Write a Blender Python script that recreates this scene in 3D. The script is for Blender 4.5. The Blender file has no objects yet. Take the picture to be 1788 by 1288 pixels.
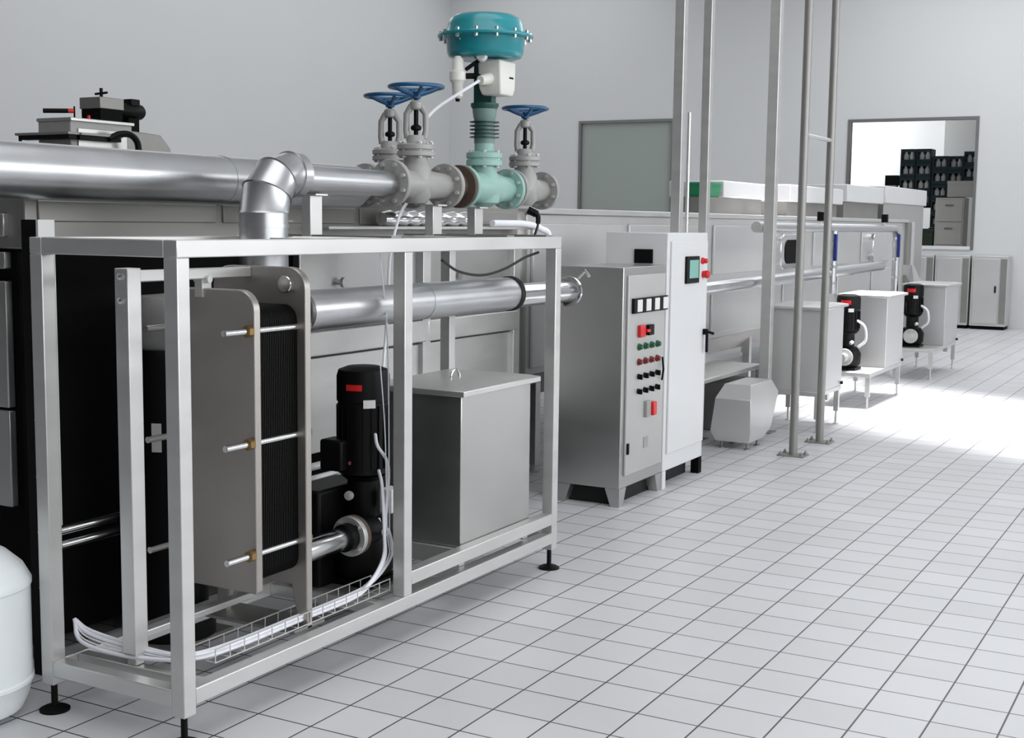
import bpy, bmesh, math, random
from mathutils import Vector, Matrix

S = bpy.context.scene
COL = S.collection
PI = math.pi
random.seed(5)

# ------------------------------------------------------------------ camera
cam_d = bpy.data.cameras.new('camera')
cam = bpy.data.objects.new('camera', cam_d)
COL.objects.link(cam)
RIGHT = Vector((0.87338428, 0.48689101, 0.01170611))
DOWN = Vector((0.06451829, -0.09184215, -0.99368124))
FWD = Vector((-0.48273935, 0.86862084, -0.11162687))
M3 = Matrix((RIGHT, -DOWN, -FWD)).transposed()
cam.matrix_world = Matrix.Translation((2.346844, -3.407178, 1.506772)) @ M3.to_4x4()
cam_d.sensor_fit = 'HORIZONTAL'
cam_d.sensor_width = 36.0
cam_d.lens = 2282.28 * 36.0 / 1788.0
cam_d.clip_end = 100
S.camera = cam

# ------------------------------------------------------------------ world, lights, exposure
S.view_settings.view_transform = 'Standard'
S.view_settings.look = 'None'
S.view_settings.exposure = 0.0
S.view_settings.gamma = 1.0
S.view_settings.use_curve_mapping = False
w = bpy.data.worlds.new('world')
S.world = w
w.use_nodes = True
w.node_tree.nodes['Background'].inputs[0].default_value = (0.80, 0.87, 1.0, 1)
w.node_tree.nodes['Background'].inputs[1].default_value = 0.25


def area_light(name, loc, target, sx, sy, power, color=(1, 1, 1), spread=PI, roll=0.0):
    d = bpy.data.lights.new(name, 'AREA')
    d.shape = 'RECTANGLE'
    d.size = sx
    d.size_y = sy
    d.energy = power
    d.color = color
    d.spread = spread
    o = bpy.data.objects.new(name, d)
    COL.objects.link(o)
    o.location = loc
    if target is None:          # straight down, turned about the vertical
        o.rotation_euler = (0, 0, roll)
    else:
        o.rotation_euler = (Vector(target) - Vector(loc)).to_track_quat('-Z', 'Y').to_euler()
    return o


# added area lamp before the solid right wall, for windows out of view
area_light('side_daylight_fill', (6.2, 2.0, 2.7), (0.0, 2.0, 1.6), 15.0, 3.2, 565, (0.95, 0.98, 1.0))
# bright strip of daylight falling through the roof light onto the aisle
area_light('roof_daylight', (0.25, 7.55, 5.9), None, 7.4, 1.9, 215, (1.0, 0.985, 1.0),
           math.radians(15), math.radians(-27))
# added unseen fill lamps brighten the storage-side walls, far end and near floor
area_light('ceiling_fill', (-8.3, 11.0, 5.9), None, 3.6, 12.0, 145, (0.97, 0.99, 1.0))
area_light('ceiling_fill', (0.3, 13.2, 5.9), None, 6.5, 6.0, 310, (0.96, 0.98, 1.0))
area_light('ceiling_fill', (0.6, -0.6, 5.9), None, 4.0, 6.0, 120, (0.97, 0.99, 1.0))
# lamp in the store room behind the window
area_light('store_room_light', (-4.6, 20.0, 3.6), (-3.5, 21.4, 2.2), 1.2, 1.2, 90, (0.98, 1.0, 1.0))


# ------------------------------------------------------------------ materials
def lin(c):
    out = []
    for v in c:
        v = v / 255.0
        out.append(v / 12.92 if v <= 0.04045 else ((v + 0.055) / 1.055) ** 2.4)
    return tuple(out) + (1.0,)


def mat(name, col, rough=0.5, metal=0.0, noise=0.0, nscale=(6, 6, 6), rnoise=0.0, coat=0.0, bump=0.0, spec=0.5):
    m = bpy.data.materials.new(name)
    m.use_nodes = True
    nt = m.node_tree
    b = nt.nodes['Principled BSDF']
    c = lin(col)
    b.inputs['Base Color'].default_value = c
    b.inputs['Roughness'].default_value = rough
    b.inputs['Metallic'].default_value = metal
    b.inputs['Specular IOR Level'].default_value = spec
    if coat:
        b.inputs['Coat Weight'].default_value = coat
        b.inputs['Coat Roughness'].default_value = 0.08
    if noise or rnoise or bump:
        tc = nt.nodes.new('ShaderNodeTexCoord')
        mp = nt.nodes.new('ShaderNodeMapping')
        mp.inputs['Scale'].default_value = nscale
        nz = nt.nodes.new('ShaderNodeTexNoise')
        nz.inputs['Scale'].default_value = 1.0
        nz.inputs['Detail'].default_value = 4.0
        nt.links.new(tc.outputs['Object'], mp.inputs['Vector'])
        nt.links.new(mp.outputs['Vector'], nz.inputs['Vector'])
        if noise:
            mx = nt.nodes.new('ShaderNodeMixRGB')
            mx.inputs[1].default_value = tuple(max(0, v * (1 - noise)) for v in c[:3]) + (1,)
            mx.inputs[2].default_value = tuple(min(1, v * (1 + noise)) for v in c[:3]) + (1,)
            nt.links.new(nz.outputs['Fac'], mx.inputs[0])
            nt.links.new(mx.outputs[0], b.inputs['Base Color'])
        if rnoise:
            mr = nt.nodes.new('ShaderNodeMapRange')
            mr.inputs['To Min'].default_value = max(0.02, rough - rnoise)
            mr.inputs['To Max'].default_value = rough + rnoise
            nt.links.new(nz.outputs['Fac'], mr.inputs['Value'])
            nt.links.new(mr.outputs['Result'], b.inputs['Roughness'])
        if bump:
            bp = nt.nodes.new('ShaderNodeBump')
            bp.inputs['Strength'].default_value = bump
            bp.inputs['Distance'].default_value = 0.004
            nt.links.new(nz.outputs['Fac'], bp.inputs['Height'])
            nt.links.new(bp.outputs['Normal'], b.inputs['Normal'])
    return m


STEEL = mat('brushed_steel', (212, 211, 209), 0.38, 0.72, 0.10, (3, 3, 14), 0.08)
STEEL_SHEET = mat('sheet_steel', (190, 190, 188), 0.34, 0.9, 0.14, (2, 2, 3), 0.10)
STEEL_DULL = mat('dull_steel', (150, 148, 145), 0.5, 0.75, 0.18, (3, 3, 3), 0.1)
STEEL_WARM = mat('dull_plate_steel', (176, 171, 166), 0.42, 0.85, 0.16, (4, 4, 4), 0.1)
STEEL_LIGHT = mat('light_satin_steel', (206, 206, 205), 0.40, 0.5, 0.06, (2, 2, 3), 0.08)
STEEL_CAB = mat('cabinet_steel', (190, 190, 188), 0.5, 0.55, 0.06, (2, 2, 2), 0.06)
CHROME = mat('polished_steel', (222, 222, 222), 0.16, 1.0, 0.04, (8, 8, 8), 0.05)
CLAD = mat('aluminium_cladding', (198, 199, 201), 0.33, 1.0, 0.06, (3, 6, 3), 0.08, bump=0.15)
PAINT_GREY = mat('grey_cast_iron_paint', (158, 157, 154), 0.45, 0.1, 0.10, (20, 20, 20), 0.05)
PAINT_WHITE = mat('white_powder_coat', (216, 216, 217), 0.4, 0.0, 0.03, (4, 4, 4))
OFFWHITE = mat('offwhite_enamel', (222, 222, 214), 0.4)
BLUE = mat('blue_paint', (0, 78, 122), 0.35, 0.0, 0.12, (30, 30, 30), coat=0.3)
TEAL = mat('teal_paint', (0, 134, 144), 0.3, 0.0, 0.10, (12, 12, 12), coat=0.5)
TEAL_DARK = mat('dark_green_paint', (22, 72, 66), 0.4)
GREEN_PALE = mat('pale_green_paint', (146, 182, 174), 0.42, 0.0, 0.10, (16, 16, 16))
GREEN_GREY = mat('grey_green_paint', (112, 138, 132), 0.45, 0.0, 0.08, (16, 16, 16))
BLACK = mat('black_paint', (6, 6, 7), 0.5, 0.0, 0.2, (10, 10, 10), spec=0.18)
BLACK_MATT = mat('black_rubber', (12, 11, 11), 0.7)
DARK = mat('near_black_matt', (6, 5, 5), 0.7, 0.0, 0.25, (4, 4, 4), spec=0.12)  # shared near-black; on the near washer body it stands for shade
PLATE = mat('plate_pack_black', (6, 6, 5), 0.6, spec=0.2)
RED = mat('red_plastic', (206, 22, 26), 0.35)
DARKRED = mat('dark_red_plastic', (110, 24, 24), 0.4)
GREENB = mat('green_plastic', (20, 84, 52), 0.4)
BRASS = mat('brass', (150, 122, 80), 0.35, 0.9)
RUST = mat('brown_flange_paint', (88, 74, 66), 0.55, 0.2, 0.25, (20, 20, 20))
CABLE_W = mat('white_cable', (240, 240, 246), 0.35)
CABLE_B = mat('black_cable', (16, 16, 17), 0.5)
LABEL_W = mat('white_label', (225, 225, 222), 0.5)
DRUM = mat('white_drum_paint', (238, 242, 244), 0.45, 0.0, 0.05, (5, 5, 5))
WALL = mat('wall_paint', (212, 213, 214), 0.75, 0.0, 0.02, (0.6, 0.6, 0.6))
WALL_R = mat('rear_wall_paint', (104, 104, 106), 0.8)
CEIL = mat('ceiling_paint', (214, 214, 214), 0.8)
FRAME_GREY = mat('window_frame_grey', (128, 128, 128), 0.4, 0.5)
CRATE = mat('dark_teal_crate', (18, 46, 50), 0.5)
CARTON = mat('pale_carton', (196, 194, 188), 0.7)
DGREEN = mat('dark_green_bin', (32, 52, 30), 0.5)
BLUE_H = mat('blue_valve_handle', (20, 34, 110), 0.35)
GREEN_SIGN = mat('green_plastic_crate', (24, 128, 84), 0.5)
FROST = mat('frosted_pane', (156, 164, 158), 0.25, 0.0, 0.04, (0.8, 0.8, 0.8))


def screen_mat(name, col, e):
    m = mat(name, col, 0.2)
    b = m.node_tree.nodes['Principled BSDF']
    b.inputs['Emission Color'].default_value = lin(col)
    b.inputs['Emission Strength'].default_value = e
    return m


SCREEN = screen_mat('lit_screen', (112, 160, 150), 0.35)


def floor_mat():
    m = bpy.data.materials.new('floor_tiles')
    m.use_nodes = True
    nt = m.node_tree
    b = nt.nodes['Principled BSDF']
    tc = nt.nodes.new('ShaderNodeTexCoord')
    br = nt.nodes.new('ShaderNodeTexBrick')
    br.offset = 0.0
    br.squash = 1.0
    br.inputs['Scale'].default_value = 1.0
    br.inputs['Brick Width'].default_value = 0.2
    br.inputs['Row Height'].default_value = 0.2
    br.inputs['Mortar Size'].default_value = 0.0032
    br.inputs['Mortar Smooth'].default_value = 0.25
    br.inputs['Bias'].default_value = 0.0
    br.inputs['Color1'].default_value = lin((205, 205, 207))
    br.inputs['Color2'].default_value = lin((213, 213, 216))
    br.inputs['Mortar'].default_value = lin((48, 52, 60))
    nt.links.new(tc.outputs['Object'], br.inputs['Vector'])
    nz = nt.nodes.new('ShaderNodeTexNoise')
    nz.inputs['Scale'].default_value = 1.3
    nz.inputs['Detail'].default_value = 5
    nt.links.new(tc.outputs['Object'], nz.inputs['Vector'])
    mr = nt.nodes.new('ShaderNodeMapRange')
    mr.inputs['To Min'].default_value = 0.90
    mr.inputs['To Max'].default_value = 1.06
    nt.links.new(nz.outputs['Fac'], mr.inputs['Value'])
    mx = nt.nodes.new('ShaderNodeVectorMath')
    mx.operation = 'SCALE'
    nt.links.new(br.outputs['Color'], mx.inputs[0])
    nt.links.new(mr.outputs['Result'], mx.inputs['Scale'])
    nt.links.new(mx.outputs['Vector'], b.inputs['Base Color'])
    b.inputs['Roughness'].default_value = 0.38
    bp = nt.nodes.new('ShaderNodeBump')
    bp.inputs['Strength'].default_value = 0.4
    bp.inputs['Distance'].default_value = 0.002
    bp.invert = True
    nt.links.new(br.outputs['Fac'], bp.inputs['Height'])
    nt.links.new(bp.outputs['Normal'], b.inputs['Normal'])
    return m


def glass_mat():
    m = bpy.data.materials.new('window_glass')
    m.use_nodes = True
    nt = m.node_tree
    nt.nodes.remove(nt.nodes['Principled BSDF'])
    out = nt.nodes['Material Output']
    tr = nt.nodes.new('ShaderNodeBsdfTransparent')
    gl = nt.nodes.new('ShaderNodeBsdfGlossy')
    gl.inputs['Roughness'].default_value = 0.02
    fr = nt.nodes.new('ShaderNodeFresnel')
    fr.inputs['IOR'].default_value = 1.25
    mx = nt.nodes.new('ShaderNodeMixShader')
    nt.links.new(fr.outputs[0], mx.inputs[0])
    nt.links.new(tr.outputs[0], mx.inputs[1])
    nt.links.new(gl.outputs[0], mx.inputs[2])
    nt.links.new(mx.outputs[0], out.inputs['Surface'])
    return m


FLOOR = floor_mat()
GLASS = glass_mat()

# ------------------------------------------------------------------ mesh builder
ORG = {}


class MB:
    def __init__(self):
        self.bm = bmesh.new()

    def box(self, lo, hi):
        (a, b, c), (d, e, f) = lo, hi
        v = [self.bm.verts.new(p) for p in ((a, b, c), (d, b, c), (d, e, c), (a, e, c),
                                            (a, b, f), (d, b, f), (d, e, f), (a, e, f))]
        for q in ((3, 2, 1, 0), (4, 5, 6, 7), (0, 1, 5, 4), (1, 2, 6, 5), (2, 3, 7, 6), (3, 0, 4, 7)):
            self.bm.faces.new([v[i] for i in q])
        return self

    def hull(self, rings):
        """stack of 4-point (or n-point) rings, bottom to top"""
        rs = [[self.bm.verts.new(p) for p in r] for r in rings]
        n = len(rs[0])
        self.bm.faces.new(list(reversed(rs[0])))
        self.bm.faces.new(rs[-1])
        for a, b in zip(rs[:-1], rs[1:]):
            for i in range(n):
                self.bm.faces.new((a[i], a[(i + 1) % n], b[(i + 1) % n], b[i]))
        return self

    def rect(self, x0, x1, y0, y1, z):
        return [(x0, y0, z), (x1, y0, z), (x1, y1, z), (x0, y1, z)]

    def lathe(self, prof, origin, axis=(0, 0, 1), seg=32, cap=True):
        """prof = [(radius, height)] along axis from origin"""
        ax = Vector(axis).normalized()
        t = Vector((1, 0, 0)) if abs(ax.x) < 0.9 else Vector((0, 1, 0))
        u = ax.cross(t).normalized()
        v = ax.cross(u)
        o = Vector(origin)
        rings = []
        for r, h in prof:
            if r < 1e-6:
                rings.append([self.bm.verts.new(o + ax * h)])
            else:
                rings.append([self.bm.verts.new(o + ax * h + (u * math.cos(2 * PI * i / seg) + v * math.sin(2 * PI * i / seg)) * r)
                              for i in range(seg)])
        for a, b in zip(rings[:-1], rings[1:]):
            if len(a) == 1 and len(b) == 1:
                continue
            for i in range(seg):
                j = (i + 1) % seg
                if len(a) == 1:
                    self.bm.faces.new((a[0], b[j], b[i]))
                elif len(b) == 1:
                    self.bm.faces.new((a[i], a[j], b[0]))
                else:
                    self.bm.faces.new((a[i], a[j], b[j], b[i]))
        if cap:
            if len(rings[0]) > 1:
                self.bm.faces.new(list(reversed(rings[0])))
            if len(rings[-1]) > 1:
                self.bm.faces.new(rings[-1])
        return self

    def cyl(self, p0, p1, r, r2=None, seg=24):
        p0, p1 = Vector(p0), Vector(p1)
        d = p1 - p0
        return self.lathe([(r, 0), (r if r2 is None else r2, d.length)], p0, d, seg)

    def disc(self, c, axis, r, t, seg=28):
        """flat disc of thickness t centred at c"""
        ax = Vector(axis).normalized()
        c = Vector(c)
        e = min(t, r) * 0.12
        return self.lathe([(r - e, -t / 2), (r, -t / 2 + e), (r, t / 2 - e), (r - e, t / 2)], c, ax, seg)

    def tube(self, pts, r, seg=10, closed=False, caps=True):
        P = [Vector(p) for p in pts]
        n = len(P)
        rs = r if isinstance(r, (list, tuple)) else [r] * n
        T = []
        for i in range(n):
            if closed:
                t = P[(i + 1) % n] - P[i - 1]
            else:
                t = P[min(i + 1, n - 1)] - P[max(i - 1, 0)]
            T.append(t.normalized())
        up = Vector((0, 0, 1)) if abs(T[0].z) < 0.9 else Vector((1, 0, 0))
        u = T[0].cross(up).normalized()
        rings = []
        for i in range(n):
            u = (u - T[i] * u.dot(T[i])).normalized()
            v = T[i].cross(u)
            rings.append([self.bm.verts.new(P[i] + (u * math.cos(2 * PI * k / seg) + v * math.sin(2 * PI * k / seg)) * rs[i])
                          for k in range(seg)])
        m = n if closed else n - 1
        for i in range(m):
            a, b = rings[i], rings[(i + 1) % n]
            for k in range(seg):
                j = (k + 1) % seg
                self.bm.faces.new((a[k], a[j], b[j], b[k]))
        if not closed and caps:
            self.bm.faces.new(list(reversed(rings[0])))
            self.bm.faces.new(rings[-1])
        return self

    def ring(self, c, axis, R, r, seg=40, sec=10):
        ax = Vector(axis).normalized()
        t = Vector((1, 0, 0)) if abs(ax.x) < 0.9 else Vector((0, 1, 0))
        u = ax.cross(t).normalized()
        v = ax.cross(u)
        c = Vector(c)
        return self.tube([c + (u * math.cos(2 * PI * i / seg) + v * math.sin(2 * PI * i / seg)) * R for i in range(seg)],
                         r, sec, closed=True)

    def prism(self, poly, axis, lo, hi):
        """poly: 2-D points; axis 'x': (y,z), 'y': (x,z), 'z': (x,y)"""
        def p3(p, h):
            if axis == 'x':
                return (h, p[0], p[1])
            if axis == 'y':
                return (p[0], h, p[1])
            return (p[0], p[1], h)
        a = [self.bm.verts.new(p3(p, lo)) for p in poly]
        b = [self.bm.verts.new(p3(p, hi)) for p in poly]
        n = len(poly)
        self.bm.faces.new(list(reversed(a)))
        self.bm.faces.new(b)
        for i in range(n):
            j = (i + 1) % n
            self.bm.faces.new((a[i], a[j], b[j], b[i]))
        return self

    def arc_band(self, c, r, z0, z1, a0, a1, th, seg=10):
        """curved label lying on an upright cylinder"""
        cx, cy = c
        cols = []
        for i in range(seg + 1):
            a = a0 + (a1 - a0) * i / seg
            co, si = math.cos(a), math.sin(a)
            cols.append([self.bm.verts.new((cx + co * rr, cy + si * rr, z)) for rr, z in
                         ((r, z0), (r + th, z0), (r + th, z1), (r, z1))])
        for a, b in zip(cols[:-1], cols[1:]):
            for i in range(4):
                j = (i + 1) % 4
                self.bm.faces.new((a[i], a[j], b[j], b[i]))
        self.bm.faces.new(cols[0])
        self.bm.faces.new(list(reversed(cols[-1])))
        return self

    def build(self, name, m, parent=None, bevel=0.0, smooth=38, seg=2):
        bm = self.bm
        bmesh.ops.recalc_face_normals(bm, faces=bm.faces[:])
        if parent is not None:
            org = ORG[parent.name]
        else:
            xs = [v.co for v in bm.verts]
            org = Vector(((min(c.x for c in xs) + max(c.x for c in xs)) / 2,
                          (min(c.y for c in xs) + max(c.y for c in xs)) / 2, min(c.z for c in xs)))
        bmesh.ops.translate(bm, verts=bm.verts[:], vec=-org)
        for f in bm.faces:
            f.smooth = True
        me = bpy.data.meshes.new(name)
        bm.to_mesh(me)
        bm.free()
        me.set_sharp_from_angle(angle=math.radians(smooth))
        me.materials.append(m)
        o = bpy.data.objects.new(name, me)
        COL.objects.link(o)
        if parent is not None:
            o.parent = parent
        else:
            o.location = org
        ORG[o.name] = org
        if bevel:
            bv = o.modifiers.new('bevel', 'BEVEL')
            bv.width = bevel
            bv.segments = seg
            bv.limit_method = 'ANGLE'
            bv.angle_limit = math.radians(40)
        return o


def tag(o, label, cat, group=None):
    o['label'] = label
    o['category'] = cat
    if group:
        o['group'] = group
    return o


def thing(name, label, cat, loc, group=None):
    o = bpy.data.objects.new(name, None)
    o.empty_display_size = 0.05
    COL.objects.link(o)
    o.location = loc
    ORG[o.name] = Vector(loc)
    return tag(o, label, cat, group)


def dup(root, delta, label, group=None):
    r = root.copy()
    COL.objects.link(r)
    r.location = Vector(root.location) + Vector(delta)
    r['label'] = label
    if group:
        r['group'] = group
    for ch in list(root.children):
        c = ch.copy()
        COL.objects.link(c)
        c.parent = r
        for g in list(ch.children):
            d = g.copy()
            COL.objects.link(d)
            d.parent = c
    return r


def copies(o, deltas):
    """further pieces of the same part at the given offsets (part or sub-part of the same parent)"""
    for d in deltas:
        c = o.copy()
        COL.objects.link(c)
        c.parent = o.parent
        c.location = Vector(o.location) + Vector(d)
    return o


def ringof(n, r, a0=0.0, axis='z'):
    """offsets from the first of n points on a circle to the others"""
    p = [(r * math.cos(a0 + i * 2 * PI / n), r * math.sin(a0 + i * 2 * PI / n)) for i in range(n)]
    out = []
    for x, y in p[1:]:
        dx, dy = x - p[0][0], y - p[0][1]
        out.append((dx, dy, 0) if axis == 'z' else (dx, 0, dy))
    return out, p[0]


def struct(name, mb, m, parent=None, bevel=0.0):
    o = mb.build(name, m, parent, bevel)
    if parent is None:
        o['kind'] = 'structure'
    return o


def smooth_path(pts, n=8):
    """Catmull-Rom through pts"""
    P = [Vector(p) for p in pts]
    P = [P[0] * 2 - P[1]] + P + [P[-1] * 2 - P[-2]]
    out = []
    for i in range(1, len(P) - 2):
        for k in range(n):
            t = k / n
            a, b, c, d = P[i - 1], P[i], P[i + 1], P[i + 2]
            out.append(0.5 * ((2 * b) + (c - a) * t + (2 * a - 5 * b + 4 * c - d) * t * t + (3 * b - a - 3 * c + d) * t ** 3))
    out.append(P[-2])
    return out


def arc_pts(c, u, v, r, a0, a1, n):
    c, u, v = Vector(c), Vector(u), Vector(v)
    return [c + (u * math.cos(a0 + (a1 - a0) * i / n) + v * math.sin(a0 + (a1 - a0) * i / n)) * r for i in range(n + 1)]


def rounded(x0, x1, z0, z1, rt, rb=0.0, n=6):
    """outline with rounded top (rt) and bottom (rb) corners, counter-clockwise"""
    pts = []
    def corner(cx, cz, r, a0):
        if r <= 0:
            pts.append((cx, cz))
            return
        for i in range(n + 1):
            a = a0 + PI / 2 * i / n
            pts.append((cx + r * math.cos(a), cz + r * math.sin(a)))
    corner(x1 - rb, z0 + rb, rb, -PI / 2)
    corner(x1 - rt, z1 - rt, rt, 0)
    corner(x0 + rt, z1 - rt, rt, PI / 2)
    corner(x0 + rb, z0 + rb, rb, PI)
    return pts


# ================================================================== THE SETTING
struct('floor', MB().box((-10.8, -7.2, -0.1), (6.6, 17.4, 0.0)), FLOOR)
# make tile coordinates world coordinates: floor origin is moved to the world origin
fl = bpy.data.objects['floor']
fl.data.transform(Matrix.Translation(fl.location))
fl.location = (0, 0, 0)
struct('ceiling', MB().box((-10.8, -7.2, 6.0), (6.6, 17.6, 6.15)), CEIL)
struct('wall_left', MB().box((-10.8, -7.2, 0.0), (-10.6, 17.4, 6.0)), WALL)
struct('wall_right', MB().box((6.4, -7.2, 0.0), (6.6, 17.6, 6.0)), WALL)
struct('wall_rear', MB().box((-10.6, -7.2, 0.0), (6.4, -7.0, 6.0)), WALL_R)
YF = 17.4
wf = MB()
W1 = (-7.93, -6.15, 1.22, 3.27)
W2 = (-3.21, -1.235, 1.17, 3.17)
wf.box((-10.8, YF, 0), (W1[0], YF + .16, 6))
wf.box((W1[0], YF, 0), (W1[1], YF + .16, W1[2]))
wf.box((W1[0], YF, W1[3]), (W1[1], YF + .16, 6))
wf.box((W1[1], YF, 0), (W2[0], YF + .16, 6))
wf.box((W2[0], YF, 0), (W2[1], YF + .16, W2[2]))
wf.box((W2[0], YF, W2[3]), (W2[1], YF + .16, 6))
wf.box((W2[1], YF, 0), (6.4, YF + .16, 6))
struct('wall_far', wf, WALL)


def window(name, W, pane_m, sill_m):
    x0, x1, z0, z1 = W
    f = MB()
    t = .045
    f.box((x0, YF - .02, z1 - t), (x1, YF + .1, z1))
    f.box((x0, YF - .02, z0), (x0 + t, YF + .1, z1 - t))
    f.box((x1 - t, YF - .02, z0), (x1, YF + .1, z1 - t))
    o = struct(name, f, FRAME_GREY)
    ORG[o.name] = Vector(o.location)
    MB().box((x0 + t, YF - .03, z0), (x1 - t, YF + .1, z0 + .05)).build('window_sill', sill_m, o)
    MB().box((x0 + t, YF + .045, z0 + .05), (x1 - t, YF + .055, z1 - t)).build('pane', pane_m, o)
    return o


window('window_1', W1, FROST, FRAME_GREY)
window('window_2', W2, GLASS, PAINT_WHITE)

# the store room behind the far wall
struct('wall_store_back', MB().box((-9.0, 21.5, 0), (2.5, 21.6, 4.5)), WALL)
struct('wall_store_left', MB().box((-5.6, YF + .16, 0), (-5.5, 21.5, 4.5)), WALL)
struct('wall_store_pier', MB().box((-2.42, 20.9, 0), (-0.4, 21.5, 4.5)), WALL)
struct('wall_store_right', MB().box((1.4, YF + .16, 0), (1.5, 21.5, 4.5)), WALL)
struct('ceiling_store', MB().box((-5.6, YF + .16, 4.5), (1.5, 21.6, 4.6)), CEIL)
struct('floor_store', MB().box((-5.6, YF + .16, -0.1), (1.5, 21.6, 0.0)), CEIL)


# ================================================================== SKID FRAME
def skid():
    x0, x1, y0, y1 = -.78, -.20, -.72, 1.60
    t = .05
    r = thing('skid_frame', 'open square-tube stainless steel frame around the plate heat exchanger, standing on threaded feet', 'machine frame', ((x0 + x1) / 2, (y0 + y1) / 2, 0))
    for (px, py) in ((x1 - t, y0), (x0, y0), (x1 - t, y1 - t), (x0, y1 - t)):
        MB().box((px, py, .088), (px + t, py + t, 1.398)).build('post', STEEL, r, .003)
    MB().box((x1 - t, .40, .165), (x1, .45, 1.398)).build('post', STEEL, r, .003)
    top = [((x1 - t, y0, 1.398), (x1, y1, 1.447)), ((x0, y0, 1.398), (x0 + t, y1, 1.447)),
           ((x0 + t, y0, 1.398), (x1 - t, y0 + t, 1.447)), ((x0 + t, y1 - t, 1.398), (x1 - t, y1, 1.447)),
           ((x0 + t, .10, 1.40), (x1 - t, .14, 1.445)), ((x0 + t, 1.10, 1.40), (x1 - t, 1.14, 1.445))]
    bot = [((x1 - t, y0 + t, .116), (x1, y1 - t, .165)), ((x0, y0 + t, .116), (x0 + t, y1 - t, .165)),
           ((x0 + t, y0, .116), (x1 - t, y0 + t, .165)), ((x0 + t, y1 - t, .116), (x1 - t, y1, .165)),
           ((x0 + t, -.62, .12), (x1 - t, -.58, .163)), ((x0 + t, .30, .12), (x1 - t, .34, .163)),
           ((x0 + t, .70, .12), (x1 - t, .74, .163)),
           ((x1 - t, .45, .200), (x1, y1 - t, .250)), ((x0 + t, .86, .165), (x1 - t, .90, .235)), ((x0 + t, 1.38, .165), (x1 - t, 1.42, .235))]
    for lo, hi in top + bot:
        MB().box(lo, hi).build('rail', STEEL, r, .003)
    for (px, py) in ((x1 - t / 2, y0 + t / 2), (x0 + t / 2, y0 + t / 2), (x1 - t / 2, y1 - t / 2), (x0 + t / 2, y1 - t / 2)):
        f = MB()
        f.lathe([(.046, 0), (.046, .006), (.03, .014), (.012, .018), (.010, .02), (.010, .10)], (px, py, 0), seg=20)
        f.build('foot', BLACK, r)
    return r


skid()

# ================================================================== PLATE HEAT EXCHANGER
def exchanger():
    xa, xb = -.622, -.285
    r = thing('plate_heat_exchanger', 'plate heat exchanger with black plate pack between two rounded steel plates inside the front frame', 'heat exchanger', (-.45, -.17, .165))
    MB().prism(rounded(xa, xb, .335, 1.290, .065, .01), 'y', -.300, -.270).build('pressure_plate', STEEL_WARM, r, .004)
    fp = rounded(xa - .03, xb + .02, .165, 1.355, .07, .0)
    fp = [(xb - .045, .31), (xb - .015, .165)] + fp[:-1] + [(xa - .03, .165), (xa + .005, .165), (xa + .035, .31)]
    MB().prism(fp, 'y', -.075, -.045).build('frame_plate', STEEL_WARM, r, .004)
    pk = MB()
    n = 44
    for i in range(n):
        y = -.268 + i * (.192 / n)
        ins = .013 if i % 2 else .016
        pk.prism(rounded(xa + ins, xb - ins, .36, 1.235, .05, .05), 'y', y, y + .0041)
    pk.build('plate_pack', PLATE, r)
    MB().box((-.525, -.575, 1.318), (-.485, -.075, 1.352)).build('carrying_bar', STEEL, r, .004)
    MB().box((-.525, -.575, .24), (-.485, -.075, .262)).build('guide_bar', STEEL, r, .003)
    col = MB()
    col.box((-.530, -.630, .20), (-.478, -.575, 1.360))
    col.box((-.522, -.62, .164), (-.486, -.585, .20))
    cobj = col.build('support_column', STEEL, r, .003)
    b = MB().lathe([(.010, 0), (.010, .006), (.004, .010)], (-.505, -.630, 1.335), (0, -1, 0), 12)
    copies(b.build('bolt', CHROME, cobj), [(0, 0, -.07)])
    for x in (xa + .008, xb - .012):
        for z in (1.165, .815, .462):
            ro = MB().cyl((x, -.425, z), (x, -.035, z), .0105, seg=12).build('tie_rod', CHROME, r)
            n_ = MB().lathe([(.019, 0), (.019, .022)], (x, -.326, z), (0, 1, 0), 6)
            copies(n_.build('nut', BRASS, ro), [(0, .281, 0)])
    hg = MB()
    hg.box((-.52, -.305, 1.262), (-.49, -.262, 1.325))
    hg.cyl((-.535, -.284, 1.318), (-.475, -.284, 1.318), .012, seg=12)
    hg.build('roller_hanger', STEEL, r)
    ft = MB()
    ft.box((xa - .03, -.14, .165), (xb + .02, .02, .177))
    ft.build('base_foot', STEEL_DULL, r, .002)
    lg = MB().disc((-.335, -.085, 1.30), (0, 1, 0), .028, .02, 20)
    lg.build('lifting_hole_plug', CHROME, r)
    for (x, z) in ((-.375, 1.207), (-.53, 1.207), (-.375, .385), (-.53, .385)):
        MB().lathe([(.075, 0), (.075, .012), (.06, .014), (.06, .05)], (x, -.045, z), (0, 1, 0), 28).build('port', CHROME, r)
    return r


exchanger()


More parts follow.
